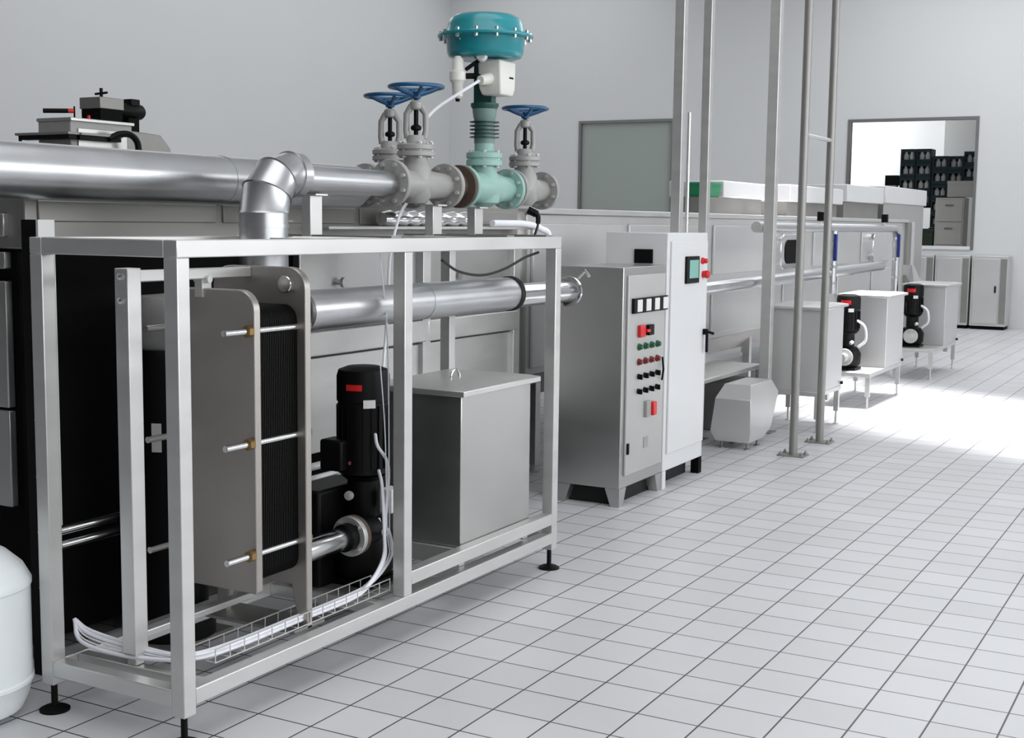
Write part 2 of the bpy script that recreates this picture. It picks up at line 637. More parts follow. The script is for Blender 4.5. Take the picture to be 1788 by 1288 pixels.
# ================================================================== PIPES OF THE SKID
def pipe_right():
    x, z = -.365, 1.205
    r = thing('insulated_pipe', 'shiny aluminium-clad pipe running out of the heat exchanger above the black pump', 'pipe', (x, .9, z - .07))
    MB().lathe([(.060, .01), (.071, .012), (.071, .05), (.069, .0502), (.069, .74), (.0705, .7402), (.0705, .7598), (.069, .76), (.069, 1.43), (.052, 1.445)],
               (x, .01, z), (0, 1, 0), 40, ).build('cladding', CLAD, r)
    MB().lathe([(.071, 0), (.074, .004), (.074, .030), (.066, .036)], (x, 1.425, z), (0, 1, 0), 36).build('end_band', BLACK_MATT, r)
    MB().lathe([(.051, 0), (.051, .52), (.050, .525)], (x, 1.46, z - .012), (0, 1, 0), 32).build('bare_pipe', CHROME, r)
    c = MB()
    c.lathe([(.052, 0), (.070, .004), (.070, .022), (.052, .026)], (x, 1.985, z - .012), (0, 1, 0), 32)
    c.tube([(x + .05, 2.0, z + .05), (x + .085, 2.0, z + .085), (x + .11, 1.99, z + .06)], .008, 8)
    c.build('pipe_clamp', CHROME, r)


def suction_pipe():
    x, z = -.375, .385
    r = thing('suction_pipe', 'short polished pipe joining the heat exchanger to the black pump, low down', 'pipe', (x, .15, z - .05))
    MB().lathe([(.040, 0), (.040, .27), (.034, .285)], (x, .005, z), (0, 1, 0), 28).build('tube', CHROME, r)
    f = MB()
    f.disc((x, .315, z), (0, 1, 0), .073, .020)
    f.build('flange', STEEL, r)
    offs, q = ringof(4, .056, PI / 4, 'y')
    copies(MB().lathe([(.010, 0), (.010, .010)], (x + q[0], .295, z + q[1]), (0, 1, 0), 6).build('flange_bolt', CHROME, r), offs)


def elbow_pipe():
    x, z = -.62, 1.652
    r = thing('elbow_pipe', 'mitred aluminium-clad elbow pipe rising from the frame to the front gate valve', 'pipe', (x, .15, 1.2))
    yb = .150
    leg = MB()
    leg.lathe([(.084, 1.21), (.084, 1.478), (.0865, 1.4782), (.0865, 1.4898), (.084, 1.490), (.084, 1.535)], (x, yb, 0), (0, 0, 1), 40)
    leg.build('upright_cladding', CLAD, r)
    # mitred bend: centre of bend at (yb+R, 1.535-?)
    R = .135
    cy, cz = yb + R, z - R + .012
    secs = []
    nseg = 3
    for i in range(nseg):
        a0 = PI - (PI / 2) * i / nseg
        a1 = PI - (PI / 2) * (i + 1) / nseg
        p0 = Vector((x, cy + R * math.cos(a0), cz + R * math.sin(a0)))
        p1 = Vector((x, cy + R * math.cos(a1), cz + R * math.sin(a1)))
        rr0 = .086 - .003 * i
        m = MB()
        d = (p1 - p0).normalized()
        # rings lie on the mitre planes
        def ringpts(c, ang, rr):
            rad = Vector((0, math.cos(ang), math.sin(ang)))
            side = Vector((1, 0, 0))
            return [c + (rad * math.cos(2 * PI * k / 36) + side * math.sin(2 * PI * k / 36)) * rr for k in range(36)]
        e = .0035
        A = ringpts(p0, a0, rr0 + e)
        A2 = ringpts(p0 + (p1 - p0) * .08, a0 + (a1 - a0) * .08, rr0)
        B2 = ringpts(p0 + (p1 - p0) * .97, a0 + (a1 - a0) * .97, rr0 - .001)
        B = ringpts(p1, a1, rr0 + e)
        m.hull([A, A2, B2, B])
        m.build('elbow_segment', CLAD, r)
    MB().lathe([(.080, 0), (.080, .05), (.074, .056), (.050, .058)], (x, cy - .004, z + .012), (0, 1, 0), 36).build('end_collar', CLAD, r)
    MB().lathe([(.052, 0), (.050, .30), (.049, .57)], (x, cy + .05, z), (0, 1, 0), 32).build('bare_pipe', CLAD, r)
    low = MB()
    pts = arc_pts((x, .150 - .0, 1.25), (0, 0, -1), (0, 0, -1), 0, 0, 0, 1)
    low.tube([(x + .09, .03, 1.207), (x + .045, .08, 1.207), (x, .15, 1.23), (x, .15, 1.30)], .062, 20)
    low.build('bottom_bend', CLAD, r)


def big_pipe():
    x, z = -.95, 1.647
    r = thing('large_insulated_pipe', 'long thick aluminium-clad pipe crossing behind the frame and ending at the rear valve', 'pipe', (x, -.5, z - .09))
    MB().lathe([(.088, -3.6), (.088, -1.5), (.0895, -1.4998), (.0895, -1.4802), (.088, -1.48), (.088, .30), (.0895, .3002), (.0895, .3198), (.088, .32), (.087, 1.13), (.06, 1.15)],
               (x, 0, z), (0, 1, 0), 40).build('cladding', CLAD, r)
    MB().lathe([(.06, 0), (.06, .07)], (x, 1.14, z), (0, 1, 0), 28).build('bare_pipe', STEEL, r)
    for y in (-1.2, .62):
        s = MB()
        s.box((x - .02, y - .02, 1.502), (x + .02, y + .02, 1.562))
        s.box((x - .06, y - .03, 1.498), (x + .06, y + .03, 1.504))
        s.build('saddle', STEEL_DULL, r)


pipe_right()
suction_pipe()
elbow_pipe()
big_pipe()


# pipe supports standing on the frame
def pipe_support(y, h, label):
    r = thing('pipe_support', label, 'pipe support', (-.62, y, 1.447), 'pipe supports on the frame top')
    s = MB()
    s.box((-.64, y - .035, 1.447), (-.60, y + .035, h))
    s.build('upright', STEEL, r, .002)
    MB().box((-.75, y - .03, 1.4468), (-.25, y + .03, 1.4535)).build('foot_plate', STEEL_DULL, r)
    MB().box((-.665, y - .035, h), (-.575, y + .035, h + .006)).build('cradle', STEEL, r)


pipe_support(.42, 1.594, 'square steel upright right of the mitred elbow, holding the horizontal pipe')
pipe_support(1.24, 1.570, 'square steel upright below the right flange of the front gate valve')
pipe_support(1.64 - .06, 1.565, 'square steel upright below the pale green control valve')


# ================================================================== GATE VALVES
def gate_valve(X, yl, yc, yr, z, k, label, support=None):
    r = thing('gate_valve', label, 'valve', (X, yc, z - .1 * k), 'gate valves with blue handwheels')
    b = MB()
    ln = yr - yl
    b.lathe([(.052 * k, 0), (.052 * k, .03 * k), (.058 * k, ln * .3), (.070 * k, ln * .5), (.058 * k, ln * .7), (.052 * k, ln - .03 * k), (.052 * k, ln)],
            (X, yl, z), (0, 1, 0), 30)
    b.lathe([(.04 * k, -.076 * k), (.062 * k, -.05 * k), (.066 * k, 0), (.062 * k, .06 * k), (.050 * k, .09 * k), (.050 * k, .112 * k)], (X, yc, z), (0, 0, 1), 30)
    b.build('body', PAINT_GREY, r)
    for y in (yl, yr):
        f = MB().disc((X, y, z), (0, 1, 0), .094 * k, .024 * k, 36)
        fo = f.build('flange', PAINT_GREY, r)
        offs, q = ringof(8, .076 * k, PI / 8, 'y')
        copies(MB().lathe([(.009 * k, -.024 * k), (.009 * k, .024 * k)], (X + q[0], y, z + q[1]), (0, 1, 0), 6).build('flange_bolt', STEEL, fo), offs)
    bn = MB()
    zb = z + .112 * k
    bn.lathe([(.070 * k, 0), (.077 * k, .003), (.077 * k, .020 * k), (.070 * k, .022 * k), (.070 * k, .026 * k), (.077 * k, .029 * k), (.077 * k, .046 * k), (.07 * k, .05 * k),
              (.045 * k, .052 * k), (.038 * k, .075 * k), (.034 * k, .085 * k)], (X, yc, zb), (0, 0, 1), 32)
    bo = bn.build('bonnet', PAINT_GREY, r)
    offs, q = ringof(6, .064 * k, .3)
    copies(MB().lathe([(.009 * k, -.006 * k), (.009 * k, .058 * k), (.005 * k, .062 * k)], (X + q[0], yc + q[1], zb), (0, 0, 1), 6).build('bonnet_bolt', STEEL, bo), offs)
    zy = zb + .075 * k
    y = MB()
    # two-armed yoke, arms spread across the picture direction
    u = Vector((.87, .49, 0))
    for s in (-1, 1):
        y.tube([Vector((X, yc, zy)) + u * s * .034 * k, Vector((X, yc, zy + .03 * k)) + u * s * .040 * k,
                Vector((X, yc, zy + .095 * k)) + u * s * .039 * k, Vector((X, yc, zy + .128 * k)) + u * s * .018 * k], [.015 * k, .0125 * k, .0125 * k, .015 * k], 12)
    y.lathe([(.020 * k, .112 * k), (.026 * k, .118 * k), (.026 * k, .142 * k), (.018 * k, .150 * k)], (X, yc, zy), (0, 0, 1), 20)
    y.build('yoke', PAINT_GREY, r)
    st = MB().cyl((X, yc, zy), (X, yc, zy + .185 * k), .0095 * k, seg=12)
    st.lathe([(.016 * k, .03 * k), (.022 * k, .035 * k), (.022 * k, .045 * k), (.014 * k, .052 * k)], (X, yc, zy), (0, 0, 1), 16)
    st.build('stem', BLACK, r)
    zw = zy + .192 * k
    wh = MB()
    wh.ring((X, yc, zw + .012 * k), (0, 0, 1), .108 * k, .0085 * k, 44, 10)
    wh.lathe([(.018 * k, -.036 * k), (.020 * k, -.03 * k), (.020 * k, -.008 * k), (.012 * k, 0)], (X, yc, zw), (0, 0, 1), 18)
    for i in range(5):
        a = i * 2 * PI / 5 + .5
        d = Vector((math.cos(a), math.sin(a), 0))
        c = Vector((X, yc, zw))
        wh.tube([c + d * .012 * k + Vector((0, 0, -.02 * k)), c + d * .055 * k + Vector((0, 0, -.008 * k)), c + d * .106 * k + Vector((0, 0, .012 * k))], [.010 * k, .0075 * k, .007 * k], 8)
    wh.build('handwheel', BLUE, r)
    return r


gate_valve(-.62, .925, 1.105, 1.330, 1.655, 1.0, 'nearest gate valve on the elbow pipe, with the largest blue handwheel')
gate_valve(-.62, 1.905, 2.03, 2.21, 1.658, .96, 'gate valve with blue handwheel right of the pale green control valve')
gate_valve(-.95, 1.22, 1.40, 1.585, 1.655, 1.0, 'gate valve with blue handwheel on the thick rear pipe, leftmost and partly hidden')


# ================================================================== CONTROL VALVE
def control_valve():
    X, z = -.62, 1.656
    yc = 1.655
    yl, yr = 1.47, 1.865
    r = thing('control_valve', 'pale green pneumatic control valve with a big teal diaphragm actuator on top', 'valve', (X, yc, z - .1))
    b = MB()
    b.lathe([(.058, 0), (.056, .05), (.066, .11), (.078, .18), (.070, .27), (.056, .34), (.058, yr - yl)], (X, yl, z), (0, 1, 0), 32)
    b.lathe([(.03, -.085), (.066, -.065), (.074, -.02), (.070, .04), (.056, .07), (.056, .095)], (X, yc, z), (0, 0, 1), 32)
    b.build('body', GREEN_PALE, r)
    for y in (yl, yr):
        fo = MB().disc((X, y, z), (0, 1, 0), .092, .024, 36).build('flange', GREEN_PALE, r)
        offs, q = ringof(8, .075, PI / 8, 'y')
        copies(MB().lathe([(.009, -.024), (.009, .024)], (X + q[0], y, z + q[1]), (0, 1, 0), 6).build('flange_bolt', STEEL, fo), offs)
    # dark counter-flange towards the front gate valve
    MB().disc((X, yl - .027, z), (0, 1, 0), .092, .022, 36).build('counter_flange', RUST, r)
    MB().lathe([(.055, 0), (.055, .09)], (X, 1.345, z), (0, 1, 0), 28).build('spool', RUST, r)
    bf = MB()
    bf.lathe([(.068, 0), (.080, .003), (.080, .026), (.074, .028), (.074, .034), (.080, .037), (.080, .058), (.06, .064), (.044, .066), (.044, .10)], (X, yc, z + .095), (0, 0, 1), 36)
    bo = bf.build('bonnet', GREEN_PALE, r)
    offs, q = ringof(6, .067)
    copies(MB().lathe([(.009, -.006), (.009, .07)], (X + q[0], yc + q[1], z + .095), (0, 0, 1), 6).build('bonnet_bolt', STEEL, bo), offs)
    MB().lathe([(.046, .255), (.046, .300), (.044, .305), (.044, .345), (.050, .37), (.054, .395), (.054, .41)], (X, yc, z - .06), (0, 0, 1), 30).build('neck', GREEN_GREY, r)
    fn = MB()
    zf = z + .222
    fn.lathe([(.042, -.03), (.042, .10)], (X, yc, zf), (0, 0, 1), 28)
    for i in range(5):
        fn.lathe([(.036, -.003), (.066, -.002), (.066, .002), (.036, .003)], (X, yc, zf + i * .0165), (0, 0, 1), 32)
    fn.build('cooling_fins', TEAL_DARK, r)
    yk = MB()
    yk.lathe([(.055, .0), (.062, .012), (.062, .024), (.03, .03)], (X, yc, z + .345), (0, 0, 1), 28)
    yk.box((X - .045, yc - .02, z + .36), (X + .045, yc + .02, z + .55))
    yk.build('yoke', TEAL_DARK, r)
    # actuator
    za = 2.312
    ac = MB()
    ac.lathe([(.02, -.098), (.130, -.097), (.160, -.088), (.169, -.068), (.172, -.012), (.176, -.0075), (.208, -.007), (.211, -.002), (.211, .003), (.208, .008),
              (.176, .0085), (.172, .013), (.166, .052), (.154, .076), (.130, .090), (.07, .096), (.0, .098)], (X, yc, za), (0, 0, 1), 48)
    ao = ac.build('actuator', TEAL, r, smooth=50)
    offs, q = ringof(14, .196, .1)
    copies(MB().lathe([(.004, -.022), (.008, -.019), (.008, .019), (.004, .022)], (X + q[0], yc + q[1], za), (0, 0, 1), 8).build('rim_bolt', CHROME, ao), offs)
    # positioner box
    pb = MB()
    pb.hull([pb.rect(X + .02, X + .115, yc - .06, yc + .05, 2.055), pb.rect(X + .01, X + .120, yc - .07, yc + .06, 2.085),
             pb.rect(X + .005, X + .120, yc - .075, yc + .065, 2.195), pb.rect(X + .01, X + .115, yc - .07, yc + .06, 2.205)])
    po = pb.build('positioner', OFFWHITE, r, .008, seg=3)
    MB().cyl((X + .062, yc - .055, 2.125), (X + .050, yc - .125, 2.112), .030, .020, 20).build('cable_gland', OFFWHITE, po)
    MB().box((X + .1185, yc + .005, 2.128), (X + .1215, yc + .040, 2.136)).build('label', BLACK, po)
    ga = MB().lathe([(.022, 0), (.024, .004), (.024, .020), (.020, .026)], (X + .045, yc - .098, 2.212), (.2, -.9, .25), 20)
    ga.build('pressure_gauge', PAINT_WHITE, po)
    # filter regulator
    rg = MB()
    cx, cy = X - .045, yc - .155
    rg.lathe([(.012, 2.035), (.022, 2.045), (.026, 2.10), (.036, 2.112), (.036, 2.148), (.030, 2.152), (.026, 2.160), (.024, 2.20), (.012, 2.215)], (cx, cy, 0), (0, 0, 1), 20)
    ro = rg.build('air_regulator', OFFWHITE, r)
    MB().lathe([(.008, 2.022), (.010, 2.026), (.010, 2.036)], (cx, cy, 0), (0, 0, 1), 10).build('drain_cap', BLACK, ro)
    br = MB().tube(smooth_path([(cx + .03, cy + .01, 2.13), (X + .0, yc - .09, 2.135), (X + .02, yc - .07, 2.13)], 4), .013, 10)
    br.tube(smooth_path([(cx + .03, cy + .02, 2.16), (X, yc - .10, 2.185), (X + .03, yc - .09, 2.205)], 4), .009, 8)
    br.build('bracket', BLACK, r)
    MB().tube(smooth_path([(X - .03, yc - .170, 2.29), (X - .01, yc - .15, 2.255), (X + .01, yc - .115, 2.22)], 5), .0035, 8).build('air_line', CHROME, r)
    return r


control_valve()


# ================================================================== BALANCE TANK ON THE SKID
def balance_tank():
    r = thing('balance_tank', 'square stainless tank with flat lid, right of the black pump inside the frame', 'tank', (-.44, 1.15, .235))
    MB().box((-.66, .875, .238), (-.255, 1.440, .835)).build('body', STEEL_SHEET, r, .004)
    l = MB()
    l.hull([l.rect(-.69, -.225, .845, 1.475, .835), l.rect(-.69, -.225, .845, 1.475, .858), l.rect(-.64, -.27, .89, 1.43, .868)])
    lo = l.build('lid', STEEL, r, .003)
    MB().tube(arc_pts((-.46, 1.16, .866), (0, 1, 0), (0, 0, 1), .035, 0, PI, 12), .006, 8).build('handle', CHROME, lo)


balance_tank()


# ================================================================== PUMPS
def pump(x, y, z0, hgt, label, group, rad=.098, flange=True):
    r = thing('vertical_pump', label, 'pump', (x, y, z0), group)
    h = hgt
    zt = z0 + h
    mo = MB()
    zm = z0 + h * .50
    mo.lathe([(rad * .70, zm), (rad * .94, zm + .01), (rad * .95, zt - .13), (rad * 1.0, zt - .125), (rad * 1.0, zt - .035), (rad * .93, zt - .012), (rad * .6, zt), (0, zt + .002)],
             (x, y, 0), (0, 0, 1), 36)
    mob = mo.build('motor', BLACK, r)
    fins = MB()
    for i in range(20):
        a = i * 2 * PI / 20
        c, s = math.cos(a), math.sin(a)
        p0 = Vector((x + c * rad * .93, y + s * rad * .93, 0))
        p1 = Vector((x + c * rad * 1.01, y + s * rad * 1.01, 0))
        t = Vector((-s, c, 0)) * .002
        fins.prism([(p0 - t)[:2], (p1 - t)[:2], (p1 + t)[:2], (p0 + t)[:2]], 'z', zm + .03, zt - .14)
    fins.build('cooling_fin', BLACK, mob)
    aim = math.atan2(-3.4 - y, 2.35 - x)
    MB().arc_band((x, y), rad * 1.0, zt - .082, zt - .060 + (.014 if flange else 0), aim - .62 - .05, aim - .05 + (.25 if flange else 0), .002).build('red_badge', RED, mob)
    MB().arc_band((x, y), rad * 1.01, zt - .145, zt - .115, aim + .0, aim + .45, .002, 6).build('rating_plate', LABEL_W, mob)
    # terminal box on the side
    d = Vector((math.cos(aim - 1.15), math.sin(aim - 1.15), 0))
    c = Vector((x, y, zm + .085)) + d * rad * 1.05
    MB().box((c.x - .05, c.y - .045, c.z - .06), (c.x + .05, c.y + .045, c.z + .055)).build('terminal_box', BLACK, mob, .01)
    rb = MB().lathe([(.009, 0), (.007, .012)], c + Vector((.05, -.0, -.03)), (1, -.6, 0), 10)
    rb.build('red_button', DARKRED, mob)
    br = MB()
    br.lathe([(rad * .95, z0 + h * .27), (rad * .95, z0 + h * .29), (rad * .6, z0 + h * .31), (rad * .6, zm - .02), (rad * .85, zm)], (x, y, 0), (0, 0, 1), 28)
    br.build('lantern', BLACK, r)
    ca = MB()
    ca.lathe([(rad * .9, z0 + .02), (rad * 1.15, z0 + .05), (rad * 1.18, z0 + h * .22), (rad * 1.0, z0 + h * .265)], (x, y, 0), (0, 0, 1), 32)
    ca.box((x - .10, y - .10, z0), (x + .10, y + .10, z0 + .022))
    ca.build('casing', BLACK, r)
    if flange:
        MB().disc((x + .02, y - rad * 1.5, z0 + .115), (0, 1, 0), .072, .022, 30).build('suction_flange', STEEL, r)
        MB().cyl((x + .02, y - rad * 2.6, z0 + .115), (x + .02, y - .06, z0 + .115), .038, seg=24).build('suction_spigot', STEEL, r)
        MB().tube(smooth_path([(x + .085, y - .03, z0 + h * .66), (x + .15, y - .03, z0 + h * .58), (x + .155, y, z0 + h * .40), (x + .09, y + .01, z0 + h * .30)], 6), .012, 8).build('cable', CABLE_W, r)
        MB().lathe([(.016, 0), (.016, .03), (.008, .034)], (x + .05, y - .07, z0 + h * .36), (.6, -.8, .4), 12).build('vent_cap', PAINT_WHITE, r)
    else:
        MB().cyl((x + .075, y - .23, .385), (x + .075, y - .05, .385), .05, seg=24).build('suction_spigot', BLACK, r)
        MB().disc((x + .075, y - .165, .385), (0, 1, 0), .073, .02, 30).build('pump_flange', RUST, r)
        MB().lathe([(.017, 0), (.017, .012), (.010, .014)], (x + .01, y - .10, z0 + .34), (.3, -1, 0), 16).build('vent_plug', STEEL, r)
        MB().box((x + .085, y - .02, z0 + .27), (x + .14, y + .05, z0 + .36)).build('junction_box', LABEL_W, r, .006)
        MB().box((x - .17, y - .17, .163), (x + .13, y + .17, .171)).build('base_plate', STEEL_DULL, r)
        MB().box((x - .22, y - .19, z0 + .0), (x - .06, y + .12, z0 + .36)).build('rear_block', BLACK, r, .012)
    return r


pump(-.45, .50, .171, .805, 'black vertical pump inside the front frame, between heat exchanger and square tank', 'black vertical pumps', flange=False)


# ================================================================== CABLES ON THE SKID
def cables():
    # wire basket tray along the bottom front rail
    t = MB()
    xa, xb, y0, y1, zt = -.345, -.262, -.52, .40, .185
    for x, z in ((xa, zt + .04), (xa, zt), (xb, zt), (xb, zt + .04), ((xa + xb) / 2, zt)):
        t.cyl((x, y0, z), (x, y1, z), .0022, seg=6)
    n = 14
    for i in range(n + 1):
        y = y0 + (y1 - y0) * i / n
        t.tube([(xa, y, zt + .042), (xa, y, zt), (xb, y, zt), (xb, y, zt + .042)], .0022, 6)
    tag(t.build('cable_tray', STEEL), 'small wire basket tray along the lower front rail of the frame', 'cable tray')
    for k in range(5):
        ox = -.285 - (k % 3) * .014
        oz = .197 + (k // 3) * .012
        oy = .40 + .012 * (k % 3)
        top = [.74, 1.0, 1.42, .60, .42][k]
        fan = [0, .012, .02, -.01, .03][k]
        p = []
        if k == 0:
            p += [(-.365, .455, .735), (-.33, .42, .70), (-.29, oy + .03, .62)]
        elif k < 3:
            p += [(-.30 - .006 * k, oy - .01 * k, top), (-.295, oy + .004 * k, top * .75)]
        else:
            p += [(-.36, .47, top), (-.31, oy + .02, top - .05)]
        p += [(-.285, oy + fan * .3, .40), (-.285, oy + fan, .30), (ox, oy - .09 + fan, .225), (ox, .20, oz), (ox, -.10, oz), (ox, -.40, oz), (ox - .04, -.56, oz),
              (-.50, -.62 + .012 * k, .19 + .004 * k), (-.70, -.63 + .01 * k, .205 + .006 * k), (-.765, -.60, .26)]
        thin = .0022 if k == 1 else (.0026 if k == 2 else .0058)
        lab = ['white cable arching out of the black pump motor and down into the tray',
               'thin white wire hanging down the full height beside the middle post',
               'thin white wire from the top rail down past the pump motor',
               'white cable from the pump junction box, inner one of the bundle in the tray',
               'white cable leaving the foot of the pump, lowest of the bundle in the tray'][k]
        tag(MB().tube(smooth_path(p, 6), thin if k in (1, 2) else .0062, 8).build('cable', CABLE_W), lab, 'cable', 'white cables on the skid')
    # signal cable of the control valve
    p = [(-.572, 1.525, 2.110), (-.62, 1.45, 2.055), (-.70, 1.385, 1.985), (-.735, 1.345, 1.92), (-.745, 1.318, 1.811), (-.745, 1.29, 1.70), (-.73, 1.22, 1.60), (-.72, 1.158, 1.555), (-.70, 1.09, 1.50),
         (-.695, 1.03, 1.36), (-.69, 1.0, 1.1), (-.70, .95, .6), (-.70, .93, .245)]
    tag(MB().tube(smooth_path(p, 6), .0065, 8).build('cable', CABLE_W), 'white cable drooping from the white positioner behind the front valve into the frame', 'cable', 'white cables on the skid')
    p = [(-.30, .80, 1.36), (-.30, .92, 1.315), (-.30, 1.10, 1.295), (-.30, 1.28, 1.315), (-.28, 1.42, 1.36), (-.27, 1.52, 1.38)]
    tag(MB().tube(smooth_path(p, 6), .0055, 8).build('cable', CABLE_B), 'black cable sagging in a loop under the top rail at right', 'cable')
    p = [(-.60, 2.03, 1.565), (-.56, 2.05, 1.54), (-.54, 2.02, 1.50), (-.50, 1.93, 1.47), (-.46, 1.80, 1.40)]
    tag(MB().tube(smooth_path(p, 6), [.018] * 6 + [.012] * 6 + [.006] * 13, 8).build('sensor', BLACK), 'small black sensor plug hanging under the right gate valve', 'sensor')


cables()


# ================================================================== CONTROL CABINETS
def cabinet_short():
    xf, xk, y0, y1, h = -.47, -.845, 2.85, 3.425, 1.278
    r = thing('control_cabinet', 'shorter brushed steel control cabinet with rows of buttons, right of the frame', 'cabinet', ((xf + xk) / 2, (y0 + y1) / 2, 0), 'control cabinets')
    b = MB()
    z0 = .10
    b.box((xk, y0, z0), (xf, y1, h))
    b.build('body', STEEL_SHEET, r, .004)
    # skirt with corner legs
    for (sx, sy) in ((xf, y0), (xk, y0), (xf, y1), (xk, y1)):
        dx = -1 if sx == xf else 1
        dy = 1 if sy == y0 else -1
        l = MB()
        l.hull([[(sx, sy, 0), (sx + dx * .05, sy, 0), (sx + dx * .05, sy + dy * .05, 0), (sx, sy + dy * .05, 0)],
                [(sx, sy, z0), (sx + dx * .085, sy, z0), (sx + dx * .085, sy + dy * .09, z0), (sx, sy + dy * .09, z0)]])
        l.build('leg', STEEL_SHEET, r)
    MB().box((xk + .05, y0 + .06, .0), (xf - .06, y1 - .05, z0)).build('dark_base', BLACK_MATT, r)  # black box added between the legs, standing in for the shadow there
    d = MB().box((xf, y0 + .045, .165), (xf + .012, y1 - .03, 1.235)).build('door', STEEL_CAB, r, .003)
    f = xf + .012
    for i in range(4):
        y = 2.970 + i * .118
        m = MB()
        m.box((f, y - .035, 1.032), (f + .016, y + .075, 1.112))
        m.build('panel_meter', BLACK, r, .002)
        MB().box((f + .016, y + .005, 1.040), (f + .018, y + .070, 1.104)).build('meter_face', LABEL_W, r)
    MB().box((f, 3.02, .90), (f + .02, 3.09, .965)).build('main_switch', RED, r, .004)
    MB().box((f, 3.09, .925), (f + .03, 3.13, .94)).build('switch_lever', RED, r, .002)
    MB().box((f, 3.13, .905), (f + .022, 3.20, .962)).build('counter', BLACK, r, .003)
    for row, (z, m, nm) in enumerate(((.848, GREENB, 'push_button'), (.767, DARKRED, 'push_button'), (.688, BLACK, 'selector_switch'), (.608, BLACK, 'selector_switch'))):
        for i in range(4):
            y = 3.04 + i * .083
            c = MB()
            if row < 2:
                c.lathe([(.019, 0), (.019, .008), (.014, .010), (.014, .020), (.011, .023)], (f, y, z), (1, 0, 0), 18)
            else:
                c.lathe([(.015, 0), (.015, .008), (.012, .010)], (f, y, z), (1, 0, 0), 18)
                c.box((f + .008, y - .004, z - .016), (f + .026, y + .004, z + .012))
            c.build(nm, m, r)
    k = MB().tube([(f + .012, 3.345, .77), (f + .02, 3.345, .70), (f + .012, 3.345, .64)], .006, 8)
    k.build('key_chain', BLACK, r)
    MB().box((f, 3.13, .455), (f + .02, 3.185, .545)).build('isolator_plate', PAINT_GREY, r, .003)
    MB().box((f, 3.185, .46), (f + .035, 3.235, .535)).build('isolator_switch', RED, r, .006)
    MB().box((f, 3.13, .285), (f + .004, 3.19, .345)).build('vent_plate', PAINT_GREY, r, .001)
    MB().box((f, 2.905, .28), (f + .01, 2.925, .34)).build('lock', BLACK, r, .003)


def cabinet_tall():
    xf, xk, y0, y1, h = -.465, -.845, 3.43, 4.05, 1.457
    r = thing('control_cabinet', 'taller pale grey control cabinet with a small lit screen and door handle', 'cabinet', ((xf + xk) / 2, (y0 + y1) / 2, 0), 'control cabinets')
    MB().box((xk, y0, .10), (xf, y1, h)).build('body', PAINT_WHITE, r, .005)
    MB().box((xf, y0 + .04, .20), (xf + .012, y1 - .02, 1.41)).build('door', PAINT_WHITE, r, .003)
    for (sx, sy) in ((xf, y0), (xk, y0), (xf, y1), (xk, y1)):
        dx = -1 if sx == xf else 1
        dy = 1 if sy == y0 else -1
        a, b_ = sorted((sx, sx + dx * .05))
        c, e = sorted((sy, sy + dy * .05))
        MB().box((a, c, 0), (b_, e, .10)).build('leg', PAINT_WHITE if sy == y0 else DARK, r)
    MB().box((xk + .05, y0 + .05, 0), (xf - .08, y1 - .06, .10)).build('dark_base', BLACK_MATT, r)  # shade under the cabinet, built as a recessed black box
    f = xf + .012
    bz = MB().box((f, 3.665, 1.165), (f + .014, 3.865, 1.322)).build('operator_panel', BLACK, r, .004)
    MB().box((f + .014, 3.705, 1.195), (f + .0155, 3.845, 1.300)).build('screen', SCREEN, bz)
    MB().lathe([(.020, 0), (.020, .01), (.015, .014), (.015, .03), (.009, .036)], (f, 3.935, 1.292), (1, 0, 0), 18).build('alarm_lamp', RED, r)
    MB().lathe([(.02, 0), (.02, .008), (.024, .02), (.024, .034), (.018, .04)], (f, 3.955, 1.212), (1, 0, 0), 18).build('emergency_stop', RED, r)
    hd = MB()
    hd.box((f, 3.975, .85), (f + .03, 4.000, .885))
    hd.box((f + .018, 3.978, .745), (f + .032, 3.997, .88))
    hd.cyl((f + .03, 3.985, .868), (f + .07, 3.985, .858), .008, seg=10)
    hd.build('handle', BLACK, r, .003)
    MB().box((-.665, y0 - .012, 1.285), (-.552, y0, 1.364)).build('display', BLACK, r, .003)


cabinet_short()
cabinet_tall()


# ================================================================== MOTOR COVER ON FEET
def motor_cover():
    r = thing('motor_cover', 'faceted sheet steel box on four short feet, on the floor right of the tall cabinet', 'cover', (-.58, 5.1, 0))
    m = MB()
    m.hull([m.rect(-.70, -.465, 4.93, 5.24, .05), m.rect(-.73, -.445, 4.90, 5.34, .12), m.rect(-.70, -.45, 4.90, 5.50, .345), m.rect(-.67, -.485, 5.0, 5.44, .435)])
    m.build('shell', STEEL_LIGHT, r, .004)
    for x, y in ((-.67, 4.97), (-.49, 4.97), (-.67, 5.18), (-.49, 5.18)):
        MB().lathe([(.02, 0), (.02, .008), (.009, .012), (.009, .056)], (x, y, 0), (0, 0, 1), 14).build('foot', STEEL_DULL, r)


motor_cover()


